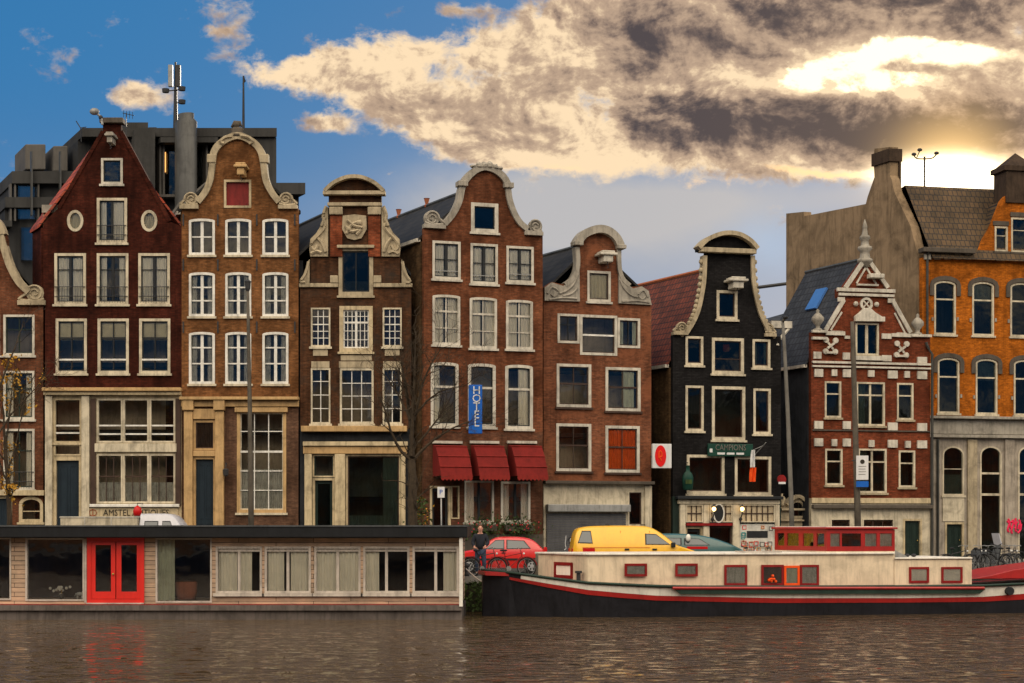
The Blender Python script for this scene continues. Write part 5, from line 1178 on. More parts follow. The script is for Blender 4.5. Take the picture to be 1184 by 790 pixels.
for p in L: u = h.u(p); b_ = beam(u); z = Z(sheerT)(p)-.03; vs += [(u, 2.1-b_, z), (u, 2.1+b_, z)]
fs = [(2*i, 2*i+2, 2*i+3, 2*i+1) for i in range(len(L)-1)]; m_.add(vs, fs); m_.build('deck', 'red_rail', h.r)
m_ = MB(); m_.tube([(h.u(p), 2.1-beam(h.u(p))-.02, Z(sheerT)(p)+.03) for p in L], .05, 6); m_.tube([(h.u(p), 2.1+beam(h.u(p))+.02, Z(sheerT)(p)+.03) for p in L], .05, 6); m_.build('gunwale', 'boat_green', h.r, True)
m_ = MB(); m_.prism([(h.u(573), .95), (h.u(600), .95), (h.u(600), h.z(600, 661)), (h.u(573), h.z(573, 659))], 1.65, 2.55); 
MB().prism([(h.u(571), h.z(571, 667)), (h.u(602), h.z(602, 668)), (h.u(602), h.z(602, 664)), (h.u(571), h.z(571, 662))], 1.5, 2.7).build('bow_cap', 'red_boat', h.r, bevel=.03)
# black recess with red rail amidships
m_ = MB(); a, c_ = h.u(780), h.u(1139)
m_.prism([h.uz(780, 681.5), h.uz(786, 687), h.uz(1132, 686.5), h.uz(1139, 681)], -.05, .02); m_.build('scupper_strip', 'boat_green', h.r)
m_ = MB(); m_.tube([(h.u(p), -.06, h.z(p, 680)) for p in (777, 860, 950, 1050, 1137)], .05, 6); m_.build('side_rail', 'red_boat', h.r)
m_ = MB(); u, z = h.uz(1167, 683.5); m_.lathe([(.13, 0), (.13, .06)], n=12); m_ = MB().prism([(u+.14*math.cos(PI*k/7), z+.14*math.sin(PI*k/7)) for k in range(14)], -.09, .1); m_.build('hawse_hole', 'dark', h.r)
m_ = MB(); u, z = h.uz(675, 668); m_.lathe([(.07, -.15), (.07, .12), (.12, .13), (.12, .2)], (u, .7, z), 8); m_.build('bollard', 'metal_dark', h.r)
# cabin: plan outlines (u,v) given a height range
def plan(name, mat, pts, z0, z1, parent=None, bevel=0.0, holes=None):
    n = len(pts); m_ = MB().add([(u, v, z0) for u, v in pts]+[(u, v, z1) for u, v in pts], [tuple(range(n, 2*n)), tuple(reversed(range(n)))]+[(i, (i+1) % n, (i+1) % n+n, i+n) for i in range(n)])
    return m_.build(name, mat, parent or h.r, bevel=bevel)
ca, cb, cc = h.u(684), h.u(1040), h.u(1131)
zc = 2.03; zc2 = 1.86
cab = plan('cabin', 'boat_cream', [(ca, .50), (cb, .42), (cb-.3, 3.78), (ca-.95, 3.70)], .96, zc, bevel=.04)
plan('cabin_roof', 'boat_white', [(ca-.06, .42), (cb, .34), (cb-.3, 3.86), (ca-1.05, 3.78)], zc+.002, zc+.07, bevel=.02)
plan('aft_cabin', 'boat_cream', [(cb+.003, .42), (cc, .42), (cc-.2, 3.78), (cb-.28, 3.78)], .9, zc2, bevel=.05); plan('cabin_roof', 'boat_white', [(cb+.01, .36), (cc-.02, .36), (cc-.25, 3.84), (cb-.27, 3.84)], zc2+.002, zc2+.06, bevel=.02)
def bwin(x0, y0, x1, y1, mat='red_rail', v=.42, cur='curtain_lace', wood=False):
    k = (h.Y(900)+.42)/h.Y(900)
    u0, u1, z0, z1 = h.rect(x0, y0, x1, y1); P = shape(u0, u1, z0, z1); I = offset_poly(P, .075)
    f = MB().prism(P, v-.05, v-.003, [I]).build('window', mat, h.r); MB().prism(I, v-.035, v-.028).build('pane', 'pane_boat', f)
    MB().prism(I, v-.015, v-.006).build('blind_or_backing', cur, f); return f
bwin(726, 652, 752, 667); bwin(785, 652, 811, 667); bwin(842, 653.5, 868.5, 677.5); bwin(1057, 656, 1080, 674.5, cur='curtain_white'); bwin(1094.5, 656, 1119, 674.5, cur='curtain_white')
bwin(885, 653.5, 911, 677.5, cur='brown'); bwin(930, 653.5, 952, 677.5, cur='curtain_lace'); f = bwin(911.5, 654.5, 929.5, 677.5, 'flag_orange', cur='curtain_green'); f.name = 'window_hatch'
u, z = h.uz(896, 671); m_ = MB(); rr = random.Random(4)
for k in range(8): m_.blob((u+rr.gauss(0, .1), .33, z+rr.gauss(0, .06)), .05, 6, 4)
m_.build('window_flowers', 'flag_orange', h.r)
# window in the raked forward end of the cabin
e = Vector((-.95, 3.20)).normalized(); nrm = Vector((-e.y, e.x))
def endpt(t, z, off): p = Vector((ca, .50))+e*t+nrm*off; return (p.x, p.y, z)
m_ = MB()
for (t0, t1, z0, z1) in ((.95, 2.15, 1.25, 1.35), (.95, 2.15, 1.68, 1.78), (.95, 1.05, 1.35, 1.68), (2.05, 2.15, 1.35, 1.68)):
    m_.add([endpt(t, z, o_) for o_ in (.003, .05) for t, z in ((t0, z0), (t1, z0), (t1, z1), (t0, z1))], [(0,3,2,1),(4,5,6,7),(0,1,5,4),(1,2,6,5),(2,3,7,6),(3,0,4,7)])
f = m_.build('window', 'red_rail', h.r); MB().add([endpt(t, z, .012) for t, z in ((1.05, 1.35), (2.05, 1.35), (2.05, 1.68), (1.05, 1.68))], [(0, 1, 2, 3)]).build('pane', 'curtain_white', f)
# wheelhouse
wa, wb = h.u(962), h.u(1041); sk = -.62; W3 = 3.3
plan('wheelhouse_base', 'boat_cream', [(wa-.02, .44), (wb+.02, .44), (wb+.02+sk, .44+W3+.04), (wa-.02+sk, .44+W3+.04)], zc-.2, 2.14, bevel=.02)
z0, z1 = 2.143, 2.88
def side_panel(p0, p1, wins, parent, mat):
    p0, p1 = Vector(p0), Vector(p1); d = (p1-p0); L = d.length; d /= L; nn = Vector((d.y, -d.x))
    holes = [shape(a*L, b_*L, z0+.16, z1-.14) for a, b_ in wins]
    m_ = MB().prism(shape(0, L, z0, z1), 0, .06, holes)
    m_.v = [(p0.x+d.x*a-nn.x*v, p0.y+d.y*a-nn.y*v, z) for a, v, z in m_.v]
    f = m_.build('window_frame', mat, parent)
    for H_ in holes:
        g_ = MB().prism(H_, .025, .032); g_.v = [(p0.x+d.x*a-nn.x*v, p0.y+d.y*a-nn.y*v, z) for a, v, z in g_.v]; g_.build('pane', 'pane_boat', f)
        if H_[0][0] < .3 or H_[0][0] > 1.1:
            g_ = MB().prism(H_, .045, .052); g_.v = [(p0.x+d.x*a-nn.x*v, p0.y+d.y*a-nn.y*v, z) for a, v, z in g_.v]; g_.build('blind_or_backing', 'curtain_lace', f)  # pale sheet added behind the pane so the see-through glass reads lighter
    return f
A, B_, C_, D_ = (wa, .44), (wb, .44), (wb+sk, .44+W3), (wa+sk, .44+W3)
wh = plan('wheelhouse', 'red_rail', [(wa+.08, .52), (wb-.08, .52), (wb+sk-.08, .36+W3), (wa+sk+.08, .36+W3)], z0, z0+.1)
side_panel(A, B_, ((.05, .19), (.22, .50), (.56, .73), (.78, .96)), wh, 'red_boat'); side_panel(D_, A, ((.05, .19), (.24, .47), (.55, .75), (.81, .95)), wh, 'red_boat')
side_panel(B_, C_, ((.05, .45), (.55, .95)), wh, 'red_boat'); side_panel(C_, D_, ((.05, .30), (.35, .65), (.70, .95)), wh, 'red_boat')
plan('wheelhouse_roof', 'red_boat', [(wa-.1, .36), (wb+.08, .36), (wb+sk+.08, .54+W3), (wa+sk-.1, .54+W3)], 2.885, 2.95, wh, .02)
plan('roof_top', 'boat_white', [(wa, .5), (wb-.05, .5), (wb+sk-.05, .4+W3), (wa+sk, .4+W3)], 2.952, 2.98, wh)
m_ = MB(); m_.blob(((wa+wb)/2-.3, 1.9, 2.55), (.25, .2, .35), 8, 6); m_.lathe([(.3, 0), (.3, .05)], n=10); m_ = MB().box((wa+wb)/2-.8+sk*.5, (wa+wb)/2+.2+sk*.5, 1.7, 2.2, z0, z0+.45); m_.build('helm_console', 'brown', wh)
m_ = MB(); u = h.u(1043); m_.add([(u, .8, zc2+.06), (u+.62, .8, zc2+.06), (u, .8, zc2+.36), (u, 2.6, zc2+.06), (u+.62, 2.6, zc2+.06), (u, 2.6, zc2+.36)], [(0, 1, 2), (3, 5, 4), (1, 4, 5, 2), (0, 2, 5, 3)]); m_.build('companion_hood', 'steel', h.r)
MB().box(h.u(868), h.u(912), .6, 1.6, zc+.075, zc+.12).build('deck_hatch', 'trim_timber', h.r)
m_ = MB()
for px in (1048, 1060, 1068): u = h.u(px)+.2; m_.blob((u, 1.2, zc2+.12), (.1, .1, .06), 7, 5)
m_.build('roof_fittings', 'metal_dark', h.r)
m_ = MB(); zz = h.z(1160, 667); m_.prism([(h.u(1133), 1.2), (h.u(1330), 1.2), (h.u(1330), h.z(1330, 640)), (h.u(1184), h.z(1184, 660)), (h.u(1160), h.z(1160, 666)), (h.u(1133), h.z(1133, 671))], .9, 3.4); m_.build('aft_deck', 'red_boat', h.r, bevel=.04)

# mooring lines
rp = MB().tube(crom([(h.r.location.x+.6, h.r.location.y+1.6, 1.35), (-.9, 58.9, 1.05), (-1.6, 60.2, GZ+.3)], 6), .025, 5).build('mooring_rope', 'trim_timber'); tag(rp, 'slack mooring rope running from the barge bow to the quay', 'rope')
m_ = MB(); m_.lathe([(.12, 0), (.10, .1), (.08, .3), (.14, .34), (.14, .42), (.05, .46)], n=10); o = m_.build('mooring_bollard', 'metal_dark', None, True, loc=(-1.6, 60.35, GZ+.04)); tag(o, 'low iron mooring bollard on the quay edge left of the barge bow', 'bollard')
# ================================================================== VEHICLES
def vehicle(name, label, cat, px, Y, L, H, Wd, prof, belt, wheels, wr, body, wins, flip, group=None, rz=0.0, base=.2, glassm='pane_dark', extra=None):
    """prof: roofline points (x,z) from nose (x=0) to tail (x=L); flip=True: nose to the right"""
    p = at(px, 608, Y); r_ = root(name, label, cat, (p.x, Y, GZ), rz+(PI if flip else 0), group)
    # nose at x=-L/2 pointing -X ; when flipped it turns about
    pts = crom(prof, 5); k = .30
    def hw(z): return Wd/2-max(0, z-belt)*k-max(0, .5-z)*.10
    vs = []; fs = []; n = len(pts)
    for (x, zt) in pts:
        zt = max(zt, base+.25); zb = base; zm = min(belt, zt-.06)
        e = min(1, .80+min(x, L-x)*1.2) # rounded corners in plan
        q = [(-hw(zb)*e, zb), (-hw(.5)*e, min(.55, zm-.02)), (-hw(zm)*e, zm), (-(hw(zt-.05))*e, zt-.05), (-(hw(zt)-.10)*e, zt), ((hw(zt)-.10)*e, zt), (hw(zt-.05)*e, zt-.05), (hw(zm)*e, zm), (hw(.5)*e, min(.55, zm-.02)), (hw(zb)*e, zb)]
        vs += [(x-L/2, y, z) for y, z in q]
    for i in range(n-1):
        for j in range(9): fs.append((i*10+j, (i+1)*10+j, (i+1)*10+j+1, i*10+j+1))
        fs.append((i*10+9, (i+1)*10+9, (i+1)*10, i*10))
    fs += [tuple(range(10)), tuple(reversed(range((n-1)*10, n*10)))]
    b_ = MB().add(vs, fs).build('body', body, r_); m = b_.modifiers.new('bevel', 'BEVEL'); m.width = .03; m.segments = 2; m.limit_method = 'ANGLE'; m.angle_limit = R(25)
    for p_ in b_.data.polygons: p_.use_smooth = True
    for side in (-1, 1):
        for (nm, W_, inset) in wins:
            c = (sum(a for a, _ in W_)/len(W_), sum(b for _, b in W_)/len(W_))
            def S_(a, z, o_): return (a-L/2, side*(hw(z)+o_), z)
            m_ = MB(); n = len(W_); m_.add([S_(a, z, .004) for a, z in W_]+[S_(a, z, .014) for a, z in W_], [tuple(range(n, 2*n))]+[(i, (i+1) % n, (i+1) % n+n, i+n) for i in range(n)])
            g_ = m_.build('window', 'dark', r_)
            W2 = [(c[0]+(a-c[0])*.90, c[1]+(z-c[1])*.86) for a, z in W_]
            MB().add([S_(a, z, .017) for a, z in W2], [tuple(range(n))]).build('pane', 'carglass', g_)
    for x in wheels:
        for side in (-1, 1):
            y = side*(hw(.4)-.09)
            ar = MB(); ar.prism([(x-L/2+(wr+.06)*math.cos(PI*k_/10), wr+(wr+.06)*math.sin(PI*k_/10)) for k_ in range(20)], min(y, y+side*.105), max(y, y+side*.105)); ar.build('wheel_arch', 'rubber', r_)
            y0 = y+side*.03
            w_ = MB()
            def disc(m_, r, a, b2, seg=20):
                V = []; Fc = []
                for k_ in range(seg): A_ = 2*PI*k_/seg; V += [(x-L/2+r*math.cos(A_), a, wr+r*math.sin(A_)), (x-L/2+r*math.cos(A_), b2, wr+r*math.sin(A_))]
                Fc = [(2*i, (2*i+2) % (2*seg), (2*i+3) % (2*seg), 2*i+1) for i in range(seg)]+[tuple(2*i for i in range(seg)), tuple(2*i+1 for i in reversed(range(seg)))]
                return m_.add(V, Fc)
            disc(w_, wr, y0-side*.1, y0+side*.1); wh_ = w_.build('wheel', 'tyre', r_, bevel=.015)
            rm = MB(); disc(rm, wr*.64, y0+side*.10, y0+side*.112); disc(rm, wr*.18, y0+side*.112, y0+side*.13)
            rm.build('rim', 'rim', wh_)
            hs = MB()
            for k_ in range(6): A_ = PI*k_/3; cx_, cz_ = x-L/2+wr*.42*math.cos(A_), wr+wr*.42*math.sin(A_); hs.prism([(cx_+.035*math.cos(PI*j/4), cz_+.035*math.sin(PI*j/4)) for j in range(8)], min(y0+side*.108, y0+side*.116), max(y0+side*.108, y0+side*.116))
            hs.build('rim_hole', 'dark', wh_)
    for side in (-1, 1):
        MB().box(-L/2-.01, -L/2+.10, side*Wd*.34-.15, side*Wd*.34+.15, .62, .76).build('headlight', 'lamp_clear', r_, bevel=.02)
        MB().box(L/2-.10, L/2+.01, side*Wd*.36-.10, side*Wd*.36+.10, .72, .98).build('tail_light', 'lamp_red', r_, bevel=.02)
    for x in (-L/2-.06, L/2-.08): MB().box(x, x+.14, -Wd*.44, Wd*.44, .30, .50).build('bumper', 'rubber', r_, bevel=.03)
    if extra: extra(r_, L, Wd, hw)
    return r_
m, nt, b = newmat('carglass'); setin(b, Base_Color=(.05, .06, .065, 1), Roughness=.06); b.inputs['Specular IOR Level'].default_value = .9

def red_extra(r_, L, Wd, hw):
    for s_ in (-1, 1):
        MB().box(-L/2+1.05, -L/2+1.2, s_*(hw(.9)+.02), s_*(hw(.9)+.16), .88, 1.0).build('mirror', 'dark', r_, bevel=.02)
        MB().box(-L/2+.45, L/2-.35, min(s_*(hw(.6)+.002), s_*(hw(.6)+.018)), max(s_*(hw(.6)+.002), s_*(hw(.6)+.018)), .50, .57).build('side_moulding', 'rubber', r_)
        MB().box(-L/2+1.95, -L/2+2.1, min(s_*(hw(.8)+.002), s_*(hw(.8)+.03)), max(s_*(hw(.8)+.002), s_*(hw(.8)+.03)), .76, .80).build('door_handle', 'dark', r_)
pr = [(0, .52), (.04, .70), (.5, .82), (.95, .90), (1.15, .98), (1.65, 1.32), (2.1, 1.38), (2.75, 1.36), (3.15, 1.24), (3.5, .93), (3.62, .80), (3.66, .5)]
vehicle('parked_car', 'small red hatchback parked on the quay behind two bicycles', 'car', 576.5, 66, 3.66, 1.38, 1.6, pr, .88, (.73, 3.10), .27, 'car_red',
        [('f', [(1.32, .92), (2.05, .92), (2.05, 1.27), (1.72, 1.26)], 0), ('r', [(2.13, .92), (3.05, .94), (2.80, 1.24), (2.13, 1.27)], 0)], False, extra=red_extra)
def van_extra(r_, L, Wd, hw):
    for s_ in (-1, 1):
        m_ = MB(); P = lambda x, z: (x-L/2, s_*(hw(z)+.006), z)
        for a in ([(1.85, .45), (1.85, 1.62)], [(2.9, .5), (2.9, 1.62)], [(1.85, 1.02), (4.3, 1.02)]): m_.tube([P(*q_) for q_ in a], .010, 4)
        m_.build('panel_gap', 'amber', r_)
        for x in (1.75, 2.75): MB().box(x-.14-L/2, x+.02-L/2, min(s_*hw(.95), s_*(hw(.95)+.03)), max(s_*hw(.95), s_*(hw(.95)+.03)), .92, .98).build('door_handle', 'rubber', r_)
        MB().box(.95-L/2, 1.1-L/2, min(s_*hw(1.1), s_*(hw(1.1)+.17)), max(s_*hw(1.1), s_*(hw(1.1)+.17)), 1.02, 1.2).build('mirror', 'dark', r_, bevel=.03)
        MB().box(3.85-L/2, 4.28-L/2, min(s_*hw(.9), s_*(hw(.9)+.012)), max(s_*hw(.9), s_*(hw(.9)+.012)), .86, 1.0).build('tail_light', 'lamp_red', r_)
    m_ = MB(); [m_.tube([(x-L/2, -.55, 1.83), (x-L/2, .55, 1.83)], .02, 5) for x in (2.0, 3.3)]; m_.build('roof_bar', 'rubber', r_)
pr = [(0, .55), (.05, .80), (.4, .95), (.75, 1.06), (.95, 1.16), (1.35, 1.48), (1.8, 1.74), (2.3, 1.80), (3.4, 1.80), (4.2, 1.75), (4.5, 1.58), (4.62, 1.0), (4.65, .5)]
vehicle('parked_van', 'bright yellow panel van parked behind the cream barge', 'van', 733, 63, 4.65, 1.8, 1.72, pr, 1.02, (.85, 3.75), .30, 'van_yellow',
        [('f', [(1.12, 1.12), (2.02, 1.12), (2.02, 1.52), (1.62, 1.50), (1.25, 1.22)], 0), ('q', [(3.92, 1.16), (4.46, 1.18), (4.30, 1.62), (3.98, 1.62)], 0)], True, extra=van_extra, rz=.06)
def teal_extra(r_, L, Wd, hw):
    for s_ in (-1, 1):
        MB().blob((2.35-L/2, s_*(hw(1.2)+.12), 1.33), (.1, .08, .15), 10, 7).build('mirror', 'white', r_, True)
        MB().box(1.6-L/2, 2.4-L/2, min(s_*(hw(.95)+.001), s_*(hw(.95)+.01)), max(s_*(hw(.95)+.001), s_*(hw(.95)+.01)), .9, 1.0).build('side_stripe', 'lamp_red', r_)
pr = [(0, .5), (.06, .72), (.4, .95), (.9, 1.17), (1.5, 1.36), (2.1, 1.46), (3.0, 1.50), (3.8, 1.46), (4.2, 1.25), (4.3, .6)]
vehicle('parked_car', 'dark teal car with white mirrors, half hidden by the yellow van', 'car', 799, 67.5, 4.3, 1.5, 1.75, pr, 1.0, (.8, 3.4), .3, 'van_teal',
        [('f', [(1.5, 1.05), (2.5, 1.05), (2.5, 1.32), (1.9, 1.30)], 0), ('r', [(2.6, 1.05), (3.6, 1.05), (3.4, 1.33), (2.6, 1.33)], 0)], True, extra=teal_extra)
# crew-cab truck with a cream box body, seen over the houseboat roof
def truck_extra(r_, L, Wd, hw):
    MB().box(1.95-L/2, 4.85-L/2, -.95, .95, .75, 2.10).build('cargo_box', 'cream_pale', r_, bevel=.03)
    m_ = MB(); m_.box(1.93-L/2, 4.87-L/2, -.97, .97, 2.102, 2.15); [m_.box(x-L/2, x+.05-L/2, -.965, .965, .8, 2.10) for x in (2.9, 3.9)]; m_.build('box_trim', 'offwhite', r_)
    MB().box(1.9-L/2, L/2-.1, -.5, .5, .45, .74).build('chassis', 'rubber', r_)
    for s_ in (-1, 1): MB().box(.50-L/2, .62-L/2, min(s_*hw(1.4), s_*(hw(1.4)+.22)), max(s_*hw(1.4), s_*(hw(1.4)+.22)), 1.3, 1.6).build('mirror', 'dark', r_, bevel=.03)
pr = [(0, .6), (.03, 1.0), (.12, 1.35), (.42, 1.92), (.75, 2.22), (1.3, 2.26), (1.80, 2.24), (1.9, 2.1), (1.93, .6)]
p_ = at(224, 0, 66).x-.0; L_ = 5.0
def truck():
    r_ = vehicle('parked_truck', 'white crew-cab truck with a long cream box body, seen over the houseboat roof', 'truck', 0, 66, L_, 2.2, 1.85, pr+[], 1.3, (.75, 4.0), .34, 'van_silver',
        [('f', [(.55, 1.48), (1.05, 1.48), (1.05, 1.98), (.75, 1.98)], 0), ('r', [(1.20, 1.48), (1.72, 1.48), (1.72, 1.98), (1.20, 1.98)], 0)], True, extra=truck_extra)
    r_.location.x = p_-L_/2
truck()

# ================================================================== BICYCLES, SCOOTER
def make_bike(label, frame_mat='metal_dark', group=None):
    r_ = root('bicycle', label, 'bicycle', (0, 0, 0), 0, group)
    for x in (-.52, .52):
        m_ = MB(); m_.tube([(x+.33*math.cos(2*PI*k/22), 0, .34+.33*math.sin(2*PI*k/22)) for k in range(22)], .02, 5, closed=True); w_ = m_.build('wheel', 'tyre', r_)
        m_ = MB(); [m_.tube([(x, 0, .34), (x+.32*math.cos(2*PI*k/10), 0, .34+.32*math.sin(2*PI*k/10))], .004, 3, cap=False) for k in range(10)]; m_.tube([(x+.30*math.cos(2*PI*k/18), 0, .34+.30*math.sin(2*PI*k/18)) for k in range(18)], .009, 4, closed=True); m_.build('spokes', 'steel', w_)
        m_ = MB(); a0 = .2; m_.tube([(x+.37*math.cos(a0+k*.26), 0, .34+.37*math.sin(a0+k*.26)) for k in range(11)], .018, 4); m_.build('mudguard', frame_mat, r_)
    m_ = MB(); T_ = .017
    for a in ([(-.52, 0, .34), (-.12, 0, .30), (-.28, 0, .86)], [(-.52, 0, .34), (-.25, 0, .74)], [(-.12, 0, .30), (.33, 0, .72)], [(-.24, 0, .72), (.32, 0, .84)], [(.30, 0, .96), (.36, 0, .68), (.52, 0, .34)]): m_.tube(a, T_, 5)
    m_.tube([(-.75, -.07, .70), (-.4, -.07, .72), (-.4, .07, .72), (-.75, .07, .70)], .01, 4, closed=True); m_.build('frame', frame_mat, r_)
    m_ = MB(); m_.tube(crom([(.18, -.27, 1.0), (.30, -.2, 1.04), (.31, 0, 1.02), (.30, .2, 1.04), (.18, .27, 1.0)], 3), .013, 5); m_.tube([(.31, 0, .92), (.31, 0, 1.03)], .015, 5); m_.build('handlebar', 'steel', r_)
    m_ = MB(); m_.blob((-.30, 0, .93), (.14, .08, .04), 8, 5); m_.tube([(-.28, 0, .82), (-.30, 0, .92)], .014, 5); m_.build('saddle', 'rubber', r_)
    m_ = MB(); m_.tube([(-.12, -.08, .3), (-.06, -.08, .16)], .012, 4); m_.tube([(-.12, .08, .3), (-.18, .08, .44)], .012, 4); m_.prism([(-.12+.09*math.cos(PI*k/7), .30+.09*math.sin(PI*k/7)) for k in range(14)], -.045, -.035)
    m_.box(-.10, -.02, -.11, -.05, .14, .17); m_.box(-.22, -.14, .05, .11, .43, .46); m_.build('crank', 'steel', r_)
    MB().blob((.42, 0, .82), (.04, .035, .04), 7, 5).build('front_lamp', 'lamp_clear', r_)
    return r_
def copy_tree(o, parent=None):
    c = o.copy(); COL.objects.link(c); c.parent = parent
    for ch in list(o.children): copy_tree(ch, c)
    return c
def put(o, px, Y, rz, label=None, z=GZ, group=None):
    p = at(px, 608, Y); o.location = (p.x, p.y, z); o.rotation_euler = (0, 0, rz)
    if label: o['label'] = label
    if group: o['group'] = group
    return o
bk = make_bike('dark bicycle leaning by the person, nearest the houseboat end')
put(bk, 561, 60.75, .25)
bk2 = make_bike('reddish bicycle parked beside the bow of the barge in front of the red car', 'red_rail'); put(bk2, 592, 60.7, .12)
g_ = 'bicycles parked along the far quay by the amber building'
for i, (px, Y, rz, lb) in enumerate(((867, 68.2, .9, 'bicycle in front of the poster-covered pub board'), (1108, 66.5, .35, 'leftmost bicycle showing over the aft cabin of the barge'), (1131, 66.8, 1.0, 'bicycle beside the right end of the aft cabin, half side-on'),
        (1158, 67.6, .15, 'bicycle in front of the second tall arched window'), (1170, 67.0, .8, 'bicycle under the pink graffiti'), (1182, 67.8, 2.9, 'rightmost bicycle at the right edge of the photo'), (1150, 66.9, 2.2, 'bicycle leaning low behind the red stern deck'))):
    put(copy_tree(bk), px, Y, rz, lb, group=None if i == 0 else g_)
# scooter with windshield
p = at(1144, 608, 69.3); r_ = root('scooter', 'grey-blue motor scooter with a windshield among the bicycles', 'scooter', (p.x, p.y, GZ), .5)
for x in (-.55, .6): MB().tube([(x+.18*math.cos(2*PI*k/16), 0, .24+.18*math.sin(2*PI*k/16)) for k in range(16)], .06, 6, closed=True).build('wheel', 'tyre', r_)
MB().prism([(-.85, .35), (-.2, .28), (.25, .28), (.42, .5), (.5, 1.0), (.40, 1.02), (.2, .42), (-.05, .45), (-.15, .75), (-.85, .82)], -.17, .17).build('body', 'lead', r_, bevel=.05)
MB().box(-.8, -.1, -.15, .15, .78, .88).build('seat', 'rubber', r_, bevel=.04); MB().prism([(.45, 1.02), (.5, 1.02), (.34, 1.5), (.30, 1.5)], -.2, .2).build('windshield', 'van_silver', r_)
MB().tube([(.36, -.32, 1.08), (.45, 0, 1.0), (.36, .32, 1.08)], .018, 5).build('handlebar', 'metal_dark', r_); MB().blob((.52, 0, .9), (.06, .09, .07), 8, 5).build('headlight', 'lamp_clear', r_)

# ================================================================== PERSON
def person(px, Y, label):
    p = at(px, 608, Y); r_ = root('person', label, 'person', (p.x, p.y, GZ+.02), 0)
    def skin(name, mat, verts, edges, rad, rootv=0, sub=2, parent=None):
        me = bpy.data.meshes.new(name); me.from_pydata(verts, edges, []); o = bpy.data.objects.new(name, me); COL.objects.link(o); o.parent = parent or r_
        sm = o.modifiers.new('skin', 'SKIN'); 
        if not me.skin_vertices: me.skin_vertices.new(name='s') if hasattr(me.skin_vertices, 'new') else None
        for i, v in enumerate(me.skin_vertices[0].data): v.radius = rad[i] if isinstance(rad[i], tuple) else (rad[i], rad[i]); v.use_root = (i == rootv)
        sm.use_smooth_shade = True; s2 = o.modifiers.new('sub', 'SUBSURF'); s2.levels = sub; s2.render_levels = sub; me.materials.append(MATS[mat]); return o
    # facing the water, slightly turned, looking down at the bicycle, arms forward
    V = [(0, 0, .95), (0, 0, 1.15), (0, -.02, 1.38), (0, -.03, 1.50), (0, -.05, 1.60), (0, -.06, 1.70),
         (-.10, 0, .90), (-.12, -.04, .50), (-.12, .02, .10), (-.13, -.12, .05),
         (.10, 0, .90), (.13, -.02, .50), (.14, .05, .10), (.15, -.09, .05),
         (-.19, -.02, 1.42), (-.27, -.04, 1.16), (-.20, -.26, 1.02), (.19, -.02, 1.42), (.28, -.06, 1.16), (.16, -.28, 1.04)]
    E = [(0, 1), (1, 2), (2, 3), (3, 4), (4, 5), (0, 6), (6, 7), (7, 8), (8, 9), (0, 10), (10, 11), (11, 12), (12, 13), (2, 14), (14, 15), (15, 16), (2, 17), (17, 18), (18, 19)]
    Rr = [.15, .135, .155, .06, .075, .085, .10, .07, .045, .04, .10, .07, .045, .04, .07, .05, .035, .07, .05, .035]
    body = skin('body', 'skin', V, E, Rr)
    skin('jacket', 'cloth_dark', [(0, 0, .88), (0, 0, 1.15), (0, -.02, 1.38), (0, -.03, 1.49), (-.19, -.02, 1.42), (-.27, -.04, 1.16), (-.21, -.24, 1.03), (.19, -.02, 1.42), (.28, -.06, 1.16), (.17, -.26, 1.05)],
         [(0, 1), (1, 2), (2, 3), (2, 4), (4, 5), (5, 6), (2, 7), (7, 8), (8, 9)], [.19, .165, .18, .085, .095, .075, .055, .095, .075, .055])
    skin('trousers', 'cloth_blue', [(0, 0, .95), (-.10, 0, .86), (-.12, -.04, .50), (-.12, .02, .12), (.10, 0, .86), (.13, -.02, .50), (.14, .05, .12)], [(0, 1), (1, 2), (2, 3), (0, 4), (4, 5), (5, 6)], [.165, .115, .085, .065, .115, .085, .065])
    for s_ in (-1, 1): MB().blob((s_*.14, -.07, .05), (.055, .14, .06), 10, 6).build('shoe', 'rubber', r_, True)
    hd = MB().blob((0, -.07, 1.69), (.078, .095, .115), 14, 10); hd.blob((0, -.168, 1.685), (.016, .025, .022), 8, 6); hd.blob((0, -.145, 1.62), (.035, .03, .02), 8, 5)
    for s_ in (-1, 1): hd.blob((s_*.08, -.06, 1.685), (.015, .025, .032), 7, 5)
    hd = hd.build('head', 'skin', body, True)
    m_ = MB(); [m_.blob((s_*.032, -.155, 1.705), (.013, .01, .009), 7, 5) for s_ in (-1, 1)]; m_.build('eyes', 'dark', body); MB().blob((0, -.163, 1.64), (.026, .008, .006), 8, 4).build('mouth', 'lamp_red', body)
    MB().blob((0, -.045, 1.735), (.09, .10, .095), 12, 8).build('hair', 'hair', r_, True)
    for s_, c in ((-1, (-.20, -.26, 1.02)), (1, (.16, -.28, 1.04))):
        m_ = MB(); m_.blob((c[0], c[1]-.05, c[2]-.01), (.042, .05, .022), 9, 6)
        for k in range(4):
            x = c[0]+(k-1.5)*.02; l = (.06, .072, .068, .052)[k]; m_.tube([(x, c[1]-.09, c[2]-.01), (x, c[1]-.09-l*.6, c[2]-.015), (x, c[1]-.09-l, c[2]-.045)], [.010, .009, .007], 6)
        m_.tube([(c[0]-s_*.035, c[1]-.04, c[2]-.01), (c[0]-s_*.06, c[1]-.075, c[2]-.02), (c[0]-s_*.052, c[1]-.105, c[2]-.035)], [.012, .010, .008], 6); m_.build('hand', 'skin', body, True)
    return r_
person(555.5, 61.6, 'person in a dark jacket standing by the bicycles at the end of the houseboat')

